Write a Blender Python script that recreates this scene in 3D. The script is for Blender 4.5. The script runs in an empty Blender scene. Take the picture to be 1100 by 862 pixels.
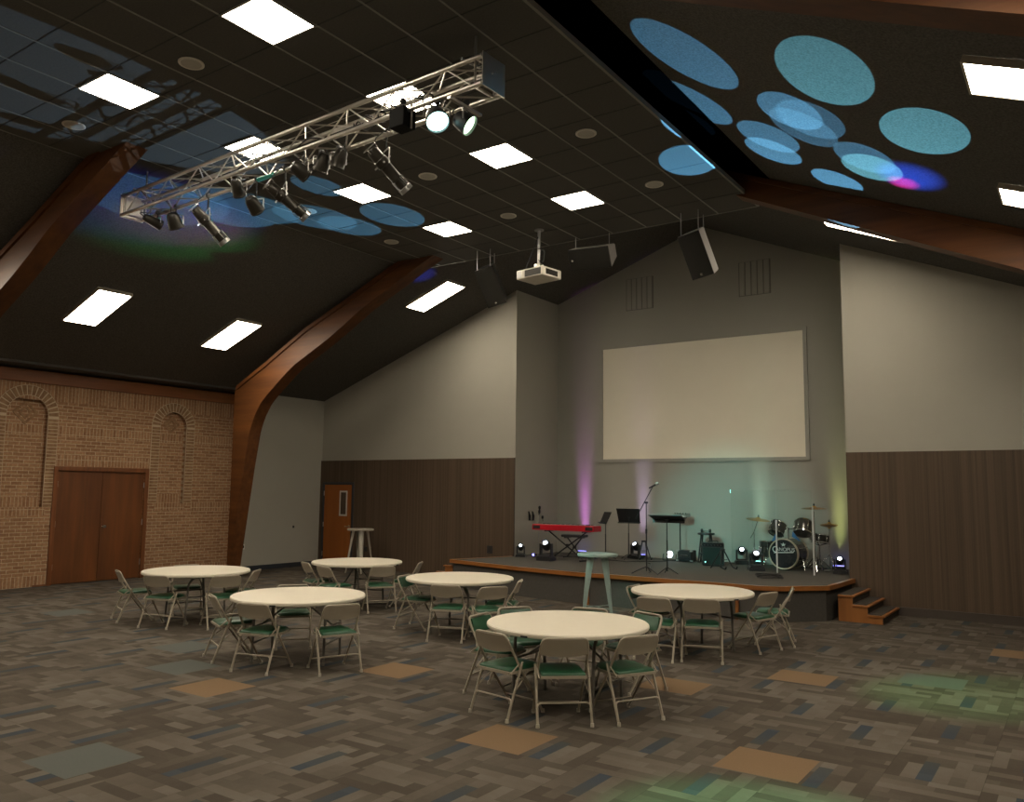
import bpy, bmesh, math, random
from mathutils import Vector, Matrix
random.seed(7)
PI = math.pi
SC = bpy.context.scene
COL = SC.collection
R = math.radians

# ------------------------------------------------------------------ room measures (metres; camera stands at x=0, y=0)
XL, XB, XR = -16.57, -17.00, 3.17          # grey left wall, brick left wall, right wall
YW, YA, YR = 15.108, 16.879, -5.0          # stage side walls, alcove back wall, rear wall
XA0, XA1 = -10.382, -3.408                 # alcove sides
XM, ZP = -6.702, 7.808                     # ridge
SL, SR_ = .3578, .4196                     # roof slopes left and right
ZF, XF0, XF1, YF = 6.333, -10.80, -3.895, 12.14   # flat grid ceiling
ZW = 2.696                                 # top of the timber wainscot
ZS = .548                                  # stage height
YB2 = 12.60                                # where the brick wall ends and the grey wall begins
def roof(x): return ZP - (SL if x < XM else SR_) * abs(x - XM)

# ------------------------------------------------------------------ node helpers
class NT:
    def __init__(s, name):
        s.m = bpy.data.materials.new(name); s.m.use_nodes = True
        s.t = s.m.node_tree; s.t.nodes.clear()
        s.out = s.n('ShaderNodeOutputMaterial')
    def n(s, typ, **kw):
        nd = s.t.nodes.new(typ)
        for k, v in kw.items(): setattr(nd, k, v)
        return nd
    def put(s, sock, v):
        if isinstance(v, bpy.types.NodeSocket): s.t.links.new(v, sock)
        elif v is not None: sock.default_value = v
    def math(s, op, a, b=None, c=None, clamp=False):
        nd = s.n('ShaderNodeMath', operation=op); nd.use_clamp = clamp
        s.put(nd.inputs[0], a)
        if b is not None: s.put(nd.inputs[1], b)
        if c is not None: s.put(nd.inputs[2], c)
        return nd.outputs[0]
    def mix(s, f, a, b, mode='MIX'):
        nd = s.n('ShaderNodeMix', data_type='RGBA', blend_type=mode)
        s.put(nd.inputs[0], f)
        s.put(nd.inputs[6], a if isinstance(a, bpy.types.NodeSocket) else (*a, 1)[:4])
        s.put(nd.inputs[7], b if isinstance(b, bpy.types.NodeSocket) else (*b, 1)[:4])
        return nd.outputs[2]
    def coord(s, which='Object'): return s.n('ShaderNodeTexCoord').outputs[which]
    def sep(s, v):
        nd = s.n('ShaderNodeSeparateXYZ'); s.put(nd.inputs[0], v); return nd.outputs
    def comb(s, x, y, z=0.0):
        nd = s.n('ShaderNodeCombineXYZ')
        for i, v in enumerate((x, y, z)): s.put(nd.inputs[i], v)
        return nd.outputs[0]
    def noise(s, vec, scale, detail=3, rough=.55, out='Fac'):
        nd = s.n('ShaderNodeTexNoise'); s.put(nd.inputs['Vector'], vec)
        nd.inputs['Scale'].default_value = scale; nd.inputs['Detail'].default_value = detail
        nd.inputs['Roughness'].default_value = rough
        return nd.outputs[out]
    def white(s, vec):
        nd = s.n('ShaderNodeTexWhiteNoise', noise_dimensions='3D'); s.put(nd.inputs['Vector'], vec); return nd.outputs['Value']
    def ramp(s, f, stops, interp='LINEAR'):
        nd = s.n('ShaderNodeValToRGB'); nd.color_ramp.interpolation = interp
        el = nd.color_ramp.elements
        while len(el) < len(stops): el.new(.5)
        for e, (p, c) in zip(el, stops): e.position = p; e.color = (*c, 1)
        s.put(nd.inputs[0], f); return nd.outputs[0]
    def scale(s, vec, v):
        nd = s.n('ShaderNodeMapping'); s.put(nd.inputs[0], vec); nd.inputs['Scale'].default_value = v; return nd.outputs[0]
    def bump(s, h, strength=.3, dist=.01):
        nd = s.n('ShaderNodeBump'); s.put(nd.inputs['Height'], h)
        nd.inputs['Strength'].default_value = strength; nd.inputs['Distance'].default_value = dist; return nd.outputs[0]
    def bsdf(s, col, rough=.6, metal=0., bump=None, spec=.5, **kw):
        b = s.n('ShaderNodeBsdfPrincipled')
        s.put(b.inputs['Base Color'], col if isinstance(col, bpy.types.NodeSocket) else (*col, 1))
        s.put(b.inputs['Roughness'], rough); b.inputs['Metallic'].default_value = metal
        b.inputs['Specular IOR Level'].default_value = spec
        if bump is not None: s.put(b.inputs['Normal'], bump)
        for k, v in kw.items(): s.put(b.inputs[k], v)
        s.t.links.new(b.outputs[0], s.out.inputs[0]); return b

def plain(name, col, rough=.6, metal=0., var=.12, scale=9., spec=.5):
    n = NT(name); co = n.coord()
    f = n.noise(co, scale, 4)
    c = n.mix(f, tuple(v * (1 - var) for v in col), tuple(min(1, v * (1 + var)) for v in col))
    n.bsdf(c, rough, metal, spec=spec); return n.m

def emis(name, col, strength):
    n = NT(name); e = n.n('ShaderNodeEmission'); e.inputs[0].default_value = (*col, 1); e.inputs[1].default_value = strength
    n.t.links.new(e.outputs[0], n.out.inputs[0]); return n.m

def wood(name, dark, light, axis=2, rough=.4, freq=14., spec=.5):
    """streaky stained timber, grain running along the axis"""
    n = NT(name); co = n.coord()
    v = [freq, freq, freq]; v[axis] = freq * .06
    a = n.noise(n.scale(co, tuple(v)), 1.0, 6, .6)
    v2 = [2.2] * 3; v2[axis] = .5
    b = n.noise(n.scale(co, tuple(v2)), 1.0, 3)
    f = n.math('ADD', n.math('MULTIPLY', a, .6), n.math('MULTIPLY', b, .5))
    c = n.ramp(f, ((.33, dark), (.72, light)))
    n.bsdf(c, rough, 0, n.bump(a, .08, .004), spec=spec); return n.m

M = {}
def paint(name, col, rough=.75):
    n = NT(name); co = n.coord(); f = n.noise(co, 1.3, 3); g = n.noise(co, 160, 2)
    c = n.mix(f, tuple(v * .96 for v in col), tuple(v * 1.04 for v in col))
    n.bsdf(c, rough, 0, n.bump(g, .06, .003), spec=.25); return n.m

M['wall'] = paint('grey_wall_paint', (.37, .352, .302))
M['backwall'] = paint('alcove_wall_paint', (.33, .322, .285))
M['screen'] = paint('screen_paint', (.78, .73, .61), .6)
M['black'] = plain('black_metal', (.012, .012, .013), .45)
M['black_plastic'] = plain('black_plastic', (.018, .018, .02), .4)
M['speaker_black'] = plain('speaker_cloth', (.018, .0165, .0135), .8, spec=.2)
M['speaker_side'] = plain('speaker_side_paint', (.05, .048, .045), .35)
M['speaker_grey'] = plain('speaker_pale_side_paint', (.30, .28, .26), .5)
M['chrome'] = plain('chrome', (.72, .72, .72), .18, 1., .03)
M['alu'] = plain('aluminium', (.62, .59, .54), .33, 1., .08)
M['grille_shadow'] = plain('grille_backing', (.17, .16, .145), .8)
M['steel'] = plain('dull_steel', (.42, .41, .40), .4, 1.)
M['chair_paint'] = plain('beige_chair_enamel', (.33, .285, .22), .42, 0., .06)
M['green_vinyl'] = plain('green_vinyl', (.016, .075, .036), .36, 0., .12, 5.)
M['table_top'] = plain('cream_plastic_tabletop', (.72, .655, .54), .42, 0., .03)
M['table_leg'] = plain('grey_table_leg_enamel', (.11, .10, .085), .4)
M['cap'] = plain('pale_foot_cap', (.42, .38, .31), .6)
M['teal_lit_metal'] = plain('pale_metal_teal_lit', (.24, .32, .295), .38, .0, .08)  # teal stage light is mixed into this metal's colour
M['grey_metal'] = plain('pale_grey_metal', (.40, .37, .31), .38, .0, .08)
M['navy'] = plain('navy_cove_base', (.03, .035, .045), .5)
M['brown_base'] = plain('brown_base', (.055, .042, .033), .5)
M['white_plastic'] = plain('white_plastic', (.62, .58, .50), .45)
M['cable'] = plain('cable_rubber', (.012, .012, .012), .55)
M['lens_dark'] = plain('dark_lens', (.02, .022, .025), .08)
M['red_key'] = plain('red_lacquer', (.50, .006, .02), .3)
M['drum_shell'] = plain('smoky_drum_shell', (.05, .045, .04), .12, .3, .4, 6)
M['drum_head'] = plain('dark_drumhead', (.02, .024, .03), .2)
M['hoop'] = plain('drum_hoop', (.55, .47, .36), .3, .5)
M['bronze'] = plain('bronze_cymbal', (.55, .32, .10), .32, 1., .15)
M['blue_gloss'] = plain('blue_reflector', (.02, .14, .35), .3)
M['door_metal'] = plain('dark_door_frame', (.035, .035, .04), .45)
M['brass'] = plain('pale_brass', (.6, .5, .32), .3, 1.)
M['logo'] = plain('silver_logo', (.62, .66, .68), .4)
M['fascia_rib'] = plain('stage_skirt', (.080, .074, .066), .85, 0, .2, 30, .15)
M['stage_carpet'] = plain('stage_carpet', (.105, .098, .088), .95, 0, .25, 60, .1)
M['tread_carpet'] = plain('tread_carpet', (.07, .06, .052), .95, 0, .25, 60, .1)
M['ring_yellow'] = plain('yellow_ring', (.55, .42, .08), .5)
M['amp_cloth'] = plain('amp_cloth', (.016, .03, .027), .9, spec=.2)

M['arch_wood'] = wood('arch_timber', (.044, .0145, .004), (.135, .047, .011), 0, .55, 9, .3)
M['soffit'] = plain('dark_grey_soffit', (.075, .070, .064), .8)
M['pilaster'] = wood('pilaster_timber', (.075, .026, .008), (.19, .070, .020), 2, .4, 9)
M['door_wood'] = wood('double_door_veneer', (.036, .012, .0035), (.185, .060, .014), 2, .42, 3.2)
M['frame_wood'] = wood('door_frame_timber', (.085, .026, .007), (.20, .066, .016), 2, .45, 12)
M['trim_wood'] = wood('eave_trim_timber', (.13, .042, .011), (.26, .088, .022), 1, .45, 8)
M['orange_wood'] = wood('orange_oak', (.20, .068, .014), (.36, .14, .035), 0, .35, 10)
M['stair_wood'] = wood('stair_oak', (.20, .068, .014), (.40, .155, .038), 2, .45, 6)
M['small_door'] = wood('orange_door_veneer', (.26, .075, .010), (.38, .12, .018), 2, .4, 8)

def wainscot():
    n = NT('ribbed_timber_panelling'); co = n.coord(); x, y, z = n.sep(co)
    k = n.math('FLOOR', n.math('MULTIPLY', x, 31.0))
    fr = n.math('FRACT', n.math('MULTIPLY', x, 31.0))
    r = n.white(n.comb(k, 3.0, 0.0))
    g = n.noise(n.scale(co, (70, 1, .5)), 1, 4)
    f = n.math('ADD', n.math('MULTIPLY', r, .32), n.math('MULTIPLY', g, .72))
    c = n.ramp(f, ((.2, (.062, .041, .026)), (.85, (.120, .083, .055))))
    groove = n.math('LESS_THAN', fr, .10)
    c = n.mix(n.math('MULTIPLY', groove, .3), c, (.03, .021, .015))
    n.bsdf(c, .5, 0, n.bump(n.math('SUBTRACT', 1.0, groove), .5, .006), spec=.3); return n.m
M['wainscot'] = wainscot()

def dark_roof(name, col, var):
    n = NT(name); co = n.coord(); g = n.noise(co, 45, 4, .75); h = n.noise(co, 170, 2)
    c = n.mix(n.ramp(g, ((.32, (0, 0, 0)), (.68, (1, 1, 1)))), tuple(v * (1 - var) for v in col), tuple(v * (1 + var) for v in col))
    n.bsdf(c, .92, 0, n.bump(h, .25, .01), spec=.08); return n.m
M['roof_black'] = dark_roof('black_textured_ceiling', (.100, .094, .084), .40)
M['tile_black'] = dark_roof('black_ceiling_tile', (.100, .095, .084), .12)
M['unlit_gap'] = plain('unlit_gap_black', (.0012, .0012, .0012), 1., spec=0.)
M['tbar'] = plain('ceiling_grid_bar', (.19, .18, .155), .5, .0, .35, 1.2)
M['tbar_dim'] = plain('ceiling_cross_bar', (.022, .021, .019), .7, .0, .5, 1.2)

def brick(name, vertical=False):
    n = NT(name); co = n.coord(); x, y, z = n.sep(co)
    v = n.comb(z, y) if vertical else n.comb(y, z)
    b = n.n('ShaderNodeTexBrick'); n.put(b.inputs['Vector'], v)
    b.inputs['Scale'].default_value = 1.0; b.inputs['Mortar Size'].default_value = .0065
    b.inputs['Mortar Smooth'].default_value = .25; b.inputs['Bias'].default_value = 0
    b.inputs['Brick Width'].default_value = .5 if vertical else .21
    b.inputs['Row Height'].default_value = .0705
    b.offset = 0 if vertical else .5
    b.inputs['Color1'].default_value = (.255, .138, .074, 1); b.inputs['Color2'].default_value = (.365, .212, .118, 1)
    b.inputs['Mortar'].default_value = (.47, .36, .245, 1)
    g = n.noise(co, 22, 4); g2 = n.noise(co, 1.1, 2)
    c = n.mix(.55, b.outputs['Color'], n.ramp(g, ((.25, (.5, .42, .38)), (.75, (1.25, 1.2, 1.15)))), 'MULTIPLY')
    n.bsdf(c, .85, 0, n.bump(n.math('SUBTRACT', 1.0, b.outputs['Fac']), .6, .008), spec=.2); return n.m
M['brick'] = brick('tan_brickwork'); M['soldier'] = brick('soldier_course_brickwork', True)
M['mortar'] = plain('mortar', (.47, .36, .245), .9, 0, .1)
def brick_solid():
    n = NT('single_brick'); co = n.coord(); g = n.noise(co, 9, 3)
    c = n.ramp(g, ((.3, (.19, .105, .055)), (.7, (.31, .19, .105)))); n.bsdf(c, .85, spec=.2); return n.m
M['brick_solid'] = brick_solid()

TAN = ((-2.04, 6.27), (-2.63, 9.355), (-7.24, 5.27), (-3.92, 5.63), (-6.34, 6.96), (-3.60, 8.16), (-.80, 12.36))
TEAL = ((-6.09, 3.37), (-1.46, 10.04), (-9.30, 6.35), (-8.30, 5.65), (-13.2, 6.9), (-12.6, 10.3))
def carpet():
    n = NT('carpet_tiles'); co = n.coord(); x, y, z = n.sep(co); P = .61
    u = n.math('DIVIDE', n.math('ADD', x, .08), P); v = n.math('DIVIDE', n.math('ADD', y, .14), P)
    ix = n.math('FLOOR', u); iy = n.math('FLOOR', v)
    fu = n.math('SUBTRACT', u, ix); fv = n.math('SUBTRACT', v, iy)
    par = n.math('FLOORED_MODULO', n.math('ADD', ix, iy), 2.0)
    inv = n.math('SUBTRACT', 1.0, par)
    a = n.math('ADD', n.math('MULTIPLY', fu, par), n.math('MULTIPLY', fv, inv))      # across the strips
    b = n.math('ADD', n.math('MULTIPLY', fv, par), n.math('MULTIPLY', fu, inv))      # along the strips
    th = n.white(n.comb(ix, iy, 5.0))
    b = n.math('ABSOLUTE', n.math('SUBTRACT', b, n.math('GREATER_THAN', th, .5)))
    k = n.math('FLOOR', n.math('MULTIPLY', a, 6.0))
    off = n.white(n.comb(k, 1.7, 2.0))
    off2 = n.white(n.comb(k, ix, iy))
    bb = n.math('ADD', n.math('MULTIPLY', b, 1.35), n.math('ADD', off, n.math('MULTIPLY', off2, .35)))
    m = n.math('FLOOR', bb); fr = n.math('SUBTRACT', bb, m)
    h = n.white(n.comb(n.math('FLOOR', n.math('ADD', n.math('MULTIPLY', k, .62), off)), m, n.math('MULTIPLY', th, 3)))
    g = n.noise(co, 260, 2, .7); g3 = n.noise(co, 14, 3)
    f = n.math('ADD', n.math('MULTIPLY', h, .8), n.math('MULTIPLY', n.math('SUBTRACT', fr, .5), .22))
    f = n.math('ADD', f, n.math('MULTIPLY', n.math('SUBTRACT', g3, .5), .25))
    c = n.ramp(f, ((.05, (.077, .062, .048)), (.34, (.100, .083, .066)), (.62, (.133, .114, .092)), (.92, (.170, .149, .122))))
    blue = n.math('MULTIPLY', n.math('COMPARE', k, 2.0, .1), n.math('MULTIPLY', par, n.math('LESS_THAN', b, .78)))
    c = n.mix(n.math('MULTIPLY', blue, .85), c, n.mix(b, (.036, .056, .080), (.062, .068, .064)))
    def boxes(c, pts, ca, cb, sc):
        for px, py in pts:
            q = n.math('MULTIPLY', n.math('LESS_THAN', n.math('ABSOLUTE', n.math('SUBTRACT', x, px)), .305),
                       n.math('LESS_THAN', n.math('ABSOLUTE', n.math('SUBTRACT', y, py)), .29))
            c = n.mix(q, c, n.mix(n.noise(co, sc, 3), ca, cb))
        return c
    seam = n.math('MAXIMUM', n.math('LESS_THAN', fu, .008), n.math('LESS_THAN', fv, .008))
    c = n.mix(n.math('MULTIPLY', seam, .35), c, (.02, .016, .012))
    c = boxes(c, TAN, (.205, .130, .072), (.26, .172, .100), 90)
    c = boxes(c, TEAL, (.095, .108, .102), (.145, .150, .132), 90)
    c = n.mix(n.math('MULTIPLY', g, .5), c, (.02, .016, .012))
    n.bsdf(c, .95, 0, n.bump(g, .3, .004), spec=.1); return n.m
M['carpet'] = carpet()

def acrylic():
    n = NT('clear_acrylic'); t = n.n('ShaderNodeBsdfTransparent'); t.inputs[0].default_value = (.95, .965, .96, 1)
    g = n.n('ShaderNodeBsdfGlossy'); g.inputs[0].default_value = (1, 1, 1, 1); g.inputs['Roughness'].default_value = .03
    mx = n.n('ShaderNodeMixShader'); mx.inputs[0].default_value = .03; n.t.links.new(t.outputs[0], mx.inputs[1]); n.t.links.new(g.outputs[0], mx.inputs[2])
    n.t.links.new(mx.outputs[0], n.out.inputs[0]); return n.m
M['acrylic'] = acrylic()
M['hinge'] = plain('frosted_hinge_strip', (.55, .56, .56), .5)

PANEL = 33.0
M['panel'] = emis('lit_panel_diffuser', (1., .88, .69), PANEL)
M['lens_white'] = emis('lit_white_lens', (.80, .87, 1.0), 14.)
M['lens_blue'] = emis('lit_blue_lens', (.45, .52, 1.0), 6.)
M['lens_teal'] = emis('lit_teal_lens', (.55, 1.0, .93), 7.)
M['lens_green'] = emis('lit_green_lens', (.65, 1.0, .62), 6.)
M['led_blue'] = emis('small_blue_led', (.25, .25, 1.0), 4.)
M['led_glint_teal'] = emis('small_teal_led_and_glint', (.3, 1.0, .9), 4.)
M['tube_teal'] = plain('teal_gel', (.05, .42, .36), .4)
# ------------------------------------------------------------------ mesh helpers
def bx(bm, x0, x1, y0, y1, z0, z1, mat=None):
    vs = [bm.verts.new((x, y, z)) for x in (x0, x1) for y in (y0, y1) for z in (z0, z1)]
    if mat is not None:
        for v in vs: v.co = mat @ v.co
    for f in ((0, 1, 3, 2), (4, 6, 7, 5), (0, 4, 5, 1), (2, 3, 7, 6), (0, 2, 6, 4), (1, 5, 7, 3)):
        bm.faces.new([vs[i] for i in f])
def rbx(bm, x0, x1, y0, y1, z0, z1, r=.01, mat=None, seg=2):
    """box with rounded edges"""
    t = bmesh.new(); bx(t, x0, x1, y0, y1, z0, z1)
    bmesh.ops.bevel(t, geom=t.edges[:], offset=r, segments=seg, affect='EDGES', profile=.5)
    me = bpy.data.meshes.new('t'); t.to_mesh(me); t.free()
    if mat is not None: me.transform(mat)
    bm.from_mesh(me); bpy.data.meshes.remove(me)
def tube(bm, pts, r, n=8, closed=False):
    pts = [Vector(p) for p in pts]; N = len(pts)
    rs = r if isinstance(r, (list, tuple)) else [r] * N
    tan = []
    for i in range(N):
        if closed: t = pts[(i + 1) % N] - pts[i - 1]
        else: t = pts[min(i + 1, N - 1)] - pts[max(i - 1, 0)]
        tan.append(t.normalized())
    up = Vector((0, 0, 1)) if abs(tan[0].z) < .9 else Vector((1, 0, 0))
    nrm = tan[0].cross(up).normalized(); rings = []
    for i in range(N):
        nrm = (nrm - tan[i] * nrm.dot(tan[i])).normalized(); b = tan[i].cross(nrm)
        rings.append([bm.verts.new(pts[i] + rs[i] * (math.cos(2 * PI * k / n) * nrm + math.sin(2 * PI * k / n) * b)) for k in range(n)])
    for i in range(N if closed else N - 1):
        A, B = rings[i], rings[(i + 1) % N]
        for k in range(n): bm.faces.new((A[k], A[(k + 1) % n], B[(k + 1) % n], B[k]))
    if not closed:
        bm.faces.new(rings[0][::-1]); bm.faces.new(rings[-1])
def bend(pts, r, seg=5):
    """round the inner corners of a polyline"""
    pts = [Vector(p) for p in pts]; out = [pts[0]]
    for a, p, b in zip(pts, pts[1:], pts[2:]):
        d1 = (a - p); d2 = (b - p); q = min(r, d1.length * .49, d2.length * .49)
        A = p + d1.normalized() * q; B = p + d2.normalized() * q
        for i in range(seg + 1):
            t = i / seg; out.append(A * (1 - t) ** 2 + p * 2 * t * (1 - t) + B * t * t)
    out.append(pts[-1]); return out
def lathe(bm, prof, n=24, mat=None, cap=True):
    rings = []
    for r, z in prof:
        ring = [bm.verts.new(Vector((r * math.cos(2 * PI * k / n), r * math.sin(2 * PI * k / n), z))) for k in range(n)]
        if mat is not None:
            for v in ring: v.co = mat @ v.co
        rings.append(ring)
    for A, B in zip(rings, rings[1:]):
        for k in range(n): bm.faces.new((A[k], A[(k + 1) % n], B[(k + 1) % n], B[k]))
    if cap:
        bm.faces.new(rings[0][::-1]); bm.faces.new(rings[-1])
def prism(bm, poly, a, b, axis='y'):
    """extrude a 2D outline along an axis; poly is (x,z) for y, (y,z) for x, (x,y) for z"""
    def P(u, v, w): return (u, w, v) if axis == 'y' else (w, u, v) if axis == 'x' else (u, v, w)
    A = [bm.verts.new(P(u, v, a)) for u, v in poly]; B = [bm.verts.new(P(u, v, b)) for u, v in poly]
    n = len(poly); bm.faces.new(A); bm.faces.new(B[::-1])
    for i in range(n): bm.faces.new((A[i], B[i], B[(i + 1) % n], A[(i + 1) % n]))
def quad(bm, *ps): bm.faces.new([bm.verts.new(p) for p in ps])
def frame_to(d, up=(0, 0, 1)):
    """rotation whose z axis points along d"""
    z = Vector(d).normalized(); u = Vector(up)
    if abs(z.dot(u)) > .99: u = Vector((0, 1, 0))
    x = u.cross(z).normalized(); y = z.cross(x)
    return Matrix((x, y, z)).transposed().to_4x4()
def T(x, y, z): return Matrix.Translation((x, y, z))
def RZ(a): return Matrix.Rotation(a, 4, 'Z')

def obj(name, bm, m, parent=None, smooth=None, **props):
    bmesh.ops.recalc_face_normals(bm, faces=bm.faces[:])
    me = bpy.data.meshes.new(name); bm.to_mesh(me); bm.free()
    me.materials.append(M[m] if isinstance(m, str) else m)
    if smooth:
        me.polygons.foreach_set('use_smooth', [True] * len(me.polygons))
        me.set_sharp_from_angle(angle=R(smooth))
    o = bpy.data.objects.new(name, me); COL.objects.link(o)
    if parent is not None: o.parent = parent
    for k, v in props.items(): o[k] = v
    return o
def tag(o, label, cat, group=None):
    o['label'] = label; o['category'] = cat
    if group: o['group'] = group
    return o
def thing(name, label, cat, loc=(0, 0, 0), rz=0., group=None):
    o = bpy.data.objects.new(name, None); o.empty_display_size = .1; COL.objects.link(o)
    o.location = loc; o.rotation_euler = (0, 0, rz)
    return tag(o, label, cat, group)
def struct(name, bm, m, parent=None, **kw):
    o = obj(name, bm, m, parent, **kw)
    if parent is None: o['kind'] = 'structure'
    return o
def dup(root, loc, rz, label, group=None):
    c = root.copy(); COL.objects.link(c); c.location = loc; c.rotation_euler = (0, 0, rz); c['label'] = label
    if group: c['group'] = group
    for ch in list(root.children):
        p = ch.copy(); COL.objects.link(p); p.parent = c
        for g in list(ch.children):
            q = g.copy(); COL.objects.link(q); q.parent = p
    return c
NB = bmesh.new

# ------------------------------------------------------------------ room shell
b = NB(); bx(b, XB - .3, XR + .3, YR - .3, YA + .3, -.2, 0); struct('floor', b, 'carpet')

def roof_side(name, x0, x1):
    b = NB(); t = .12
    prism(b, [(x0, roof(x0)), (x1, roof(x1)), (x1, roof(x1) + t), (x0, roof(x0) + t)], YR - .3, YA + .3)
    return struct(name, b, 'roof_black')
roof_side('ceiling_left', XL - .02, XM)
XC = -3.52                                  # upper edge of the right slope's lining; above it a near-black strip, coloured as unlit depth
b = NB(); t = .12
prism(b, [(XC, roof(XC)), (XR + .3, roof(XR + .3)), (XR + .3, roof(XR + .3) + t), (XC, roof(XC) + t)], YR - .3, 11.8)
prism(b, [(XM, roof(XM)), (XR + .3, roof(XR + .3)), (XR + .3, roof(XR + .3) + t), (XM, roof(XM) + t)], 11.8, YA + .3); struct('ceiling_right', b, 'roof_black')
b = NB(); prism(b, [(XM, roof(XM) + .05), (XC, roof(XC) + .05), (XC, roof(XC) + t), (XM, roof(XM) + t)], YR - .3, 11.8); struct('ceiling_dark_strip', b, 'unlit_gap')
zsof = roof(XL)
b = NB(); bx(b, XB - .3, XL + .12, YR - .3, YB2, zsof + .0, zsof + .14); struct('ceiling_soffit', b, 'soffit')

# flat grid ceiling with T bars
b = NB(); bx(b, XF0, XF1, YR, YF, ZF, ZF + .05); grid = struct('ceiling', b, 'tile_black')
GX = [-10.79, -10.155, -9.53, -8.892, -8.292, -7.655, -7.022, -6.385, -5.762, -5.14, -4.53, -3.905]
GY = [-4.4, -3.78, -3.16, -2.54, -1.93, -1.31, -.69, -.07, .55, 1.17, 1.79, 2.41, 3.03, 3.65, 4.36, 4.99, 5.61, 6.24, 6.86, 7.48, 8.12, 8.75, 9.43, 10.11, 10.74, 11.43, YF]
b = NB()
for x in GX: bx(b, x - .010, x + .010, YR, YF, ZF - .006, ZF + .002)
bx(b, XF0, XF1, YF - .012, YF + .012, ZF - .008, ZF + .055)
bx(b, XF1 - .012, XF1 + .012, YR, YF, ZF - .008, ZF + .055)
obj('grid_runner', b, 'tbar', grid)
b = NB()
for y in GY: bx(b, XF0, XF1, y - .006, y + .006, ZF - .004, ZF + .002)
obj('cross_bar', b, 'tbar_dim', grid)

# grey left wall, stage side walls, alcove
b = NB(); bx(b, XL - .2, XL, YB2 + .02, YW + .2, 0, roof(XL) + .1); struct('wall_left_grey', b, 'wall')
def gable(name, x0, x1, y0, y1, z0=0., m='wall'):
    xs = [x0] + ([XM] if x0 < XM < x1 else []) + [x1]
    b = NB(); prism(b, [(x0, z0), (x1, z0)] + [(x, roof(x) + .06) for x in reversed(xs)], y0, y1); return struct(name, b, m)
gable('wall_stage_left', XL - .2, XA0, YW, YW + .2)
gable('wall_stage_right', XA1, XR + .3, YW, YW + .2)
gable('wall_back', XA0 - .2, XA1 + .2, YA, YA + .2, m='backwall')
b = NB(); bx(b, XA0 - .2, XA0, YW + .2, YA, 0, roof(XA0) + .06); struct('wall_alcove_left', b, 'wall')
b = NB(); bx(b, XA1, XA1 + .2, YW + .2, YA, 0, roof(XA1) + .06); struct('wall_alcove_right', b, 'wall')
b = NB(); bx(b, XR, XR + .3, YR - .3, YW + .2, 0, roof(XR) + .1); struct('wall_right', b, 'wall')
gable('wall_rear', XB - .3, XR + .3, YR - .3, YR)
# timber wainscot on both stage side walls
b = NB(); bx(b, XL, XA0 - .0, YW - .035, YW, 0, ZW)
struct('trim_1', b, 'wainscot')
b = NB(); bx(b, XA1, XR, YW - .035, YW, 0, ZW); struct('trim_2', b, 'wainscot')
b = NB(); bx(b, XA1 + .02, XR, YW - .055, YW - .035, 0, .12); bx(b, XA1 + .02, XR, YW - .06, YW - .035, .12, .14); struct('baseboard_right', b, 'brown_base')
b = NB(); bx(b, XL, XL + .02, YB2 + .02, YW - .04, 0, .11); bx(b, XL + .02, -16.46, YW - .055, YW - .035, 0, .11); struct('baseboard_left', b, 'navy')

# ------------------------------------------------------------------ brick left wall with arched niches
ZT0, ZT1 = 3.985, 4.235                       # eave trim
DY0, DY1, DZ = 8.50, 10.37, 2.27            # double door opening
NICHE = [(7.84, .39, 1.54, 3.34), (11.01, .327, 1.61, 3.33), (4.79, .39, 1.54, 3.34)]
def arc(cy, r, zb, zs, n=14): return [(cy + r, zb)] + [(cy + r * math.cos(PI * i / n), zs + r * math.sin(PI * i / n)) for i in range(n + 1)] + [(cy - r, zb)]
wall = NB(); D = .10
def face_x(bm, pts, x): return bm.faces.new([bm.verts.new((x, p[0], p[1])) for p in pts])
top = ZT1
def strip(y0, y1): face_x(wall, [(y0, 0), (y1, 0), (y1, top), (y0, top)], XB)
ns = sorted(NICHE)
edges = [YR]
cur = YR
for cy, r, zb, zs in ns:
    if cur < DY0 < cy:                       # the door lies between two niches
        strip(cur, DY0); face_x(wall, [(DY0, DZ), (DY1, DZ), (DY1, top), (DY0, top)], XB); cur = DY1
    strip(cur, cy - r)
    face_x(wall, [(cy - r, 0), (cy + r, 0), (cy + r, zb), (cy - r, zb)], XB)
    a = arc(cy, r, zb, zs)[1:-1]; h = len(a) // 2
    face_x(wall, a[:h + 1] + [(cy, top), (cy + r, top)], XB)
    face_x(wall, a[h:] + [(cy - r, top), (cy, top)], XB)
    # niche back and reveals
    full = arc(cy, r, zb, zs); face_x(wall, full, XB - D)
    n = len(full)
    for i in range(n):
        p, q = full[i], full[(i + 1) % n]
        quad(wall, (XB, *p), (XB, *q), (XB - D, *q), (XB - D, *p))
    cur = cy + r
strip(cur, YB2)
# body behind, door reveal
for y0, y1, z0, z1 in ((YR, DY0, 0, top), (DY1, YB2, 0, top), (DY0, DY1, DZ, top)):
    bx(wall, XB - .3, XB - D - .005, y0, y1, z0, z1)
quad(wall, (XB, DY0, 0), (XB - .2, DY0, 0), (XB - .2, DY0, DZ), (XB, DY0, DZ)); quad(wall, (XB, DY1, 0), (XB - .2, DY1, 0), (XB - .2, DY1, DZ), (XB, DY1, DZ))
quad(wall, (XB, DY0, DZ), (XB - .2, DY0, DZ), (XB - .2, DY1, DZ), (XB, DY1, DZ))
bx(wall, XB, XL, YB2, YB2 + .02, 0, top + .1)   # short return to the grey wall
wl = struct('wall_left', wall, 'brick')
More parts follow.
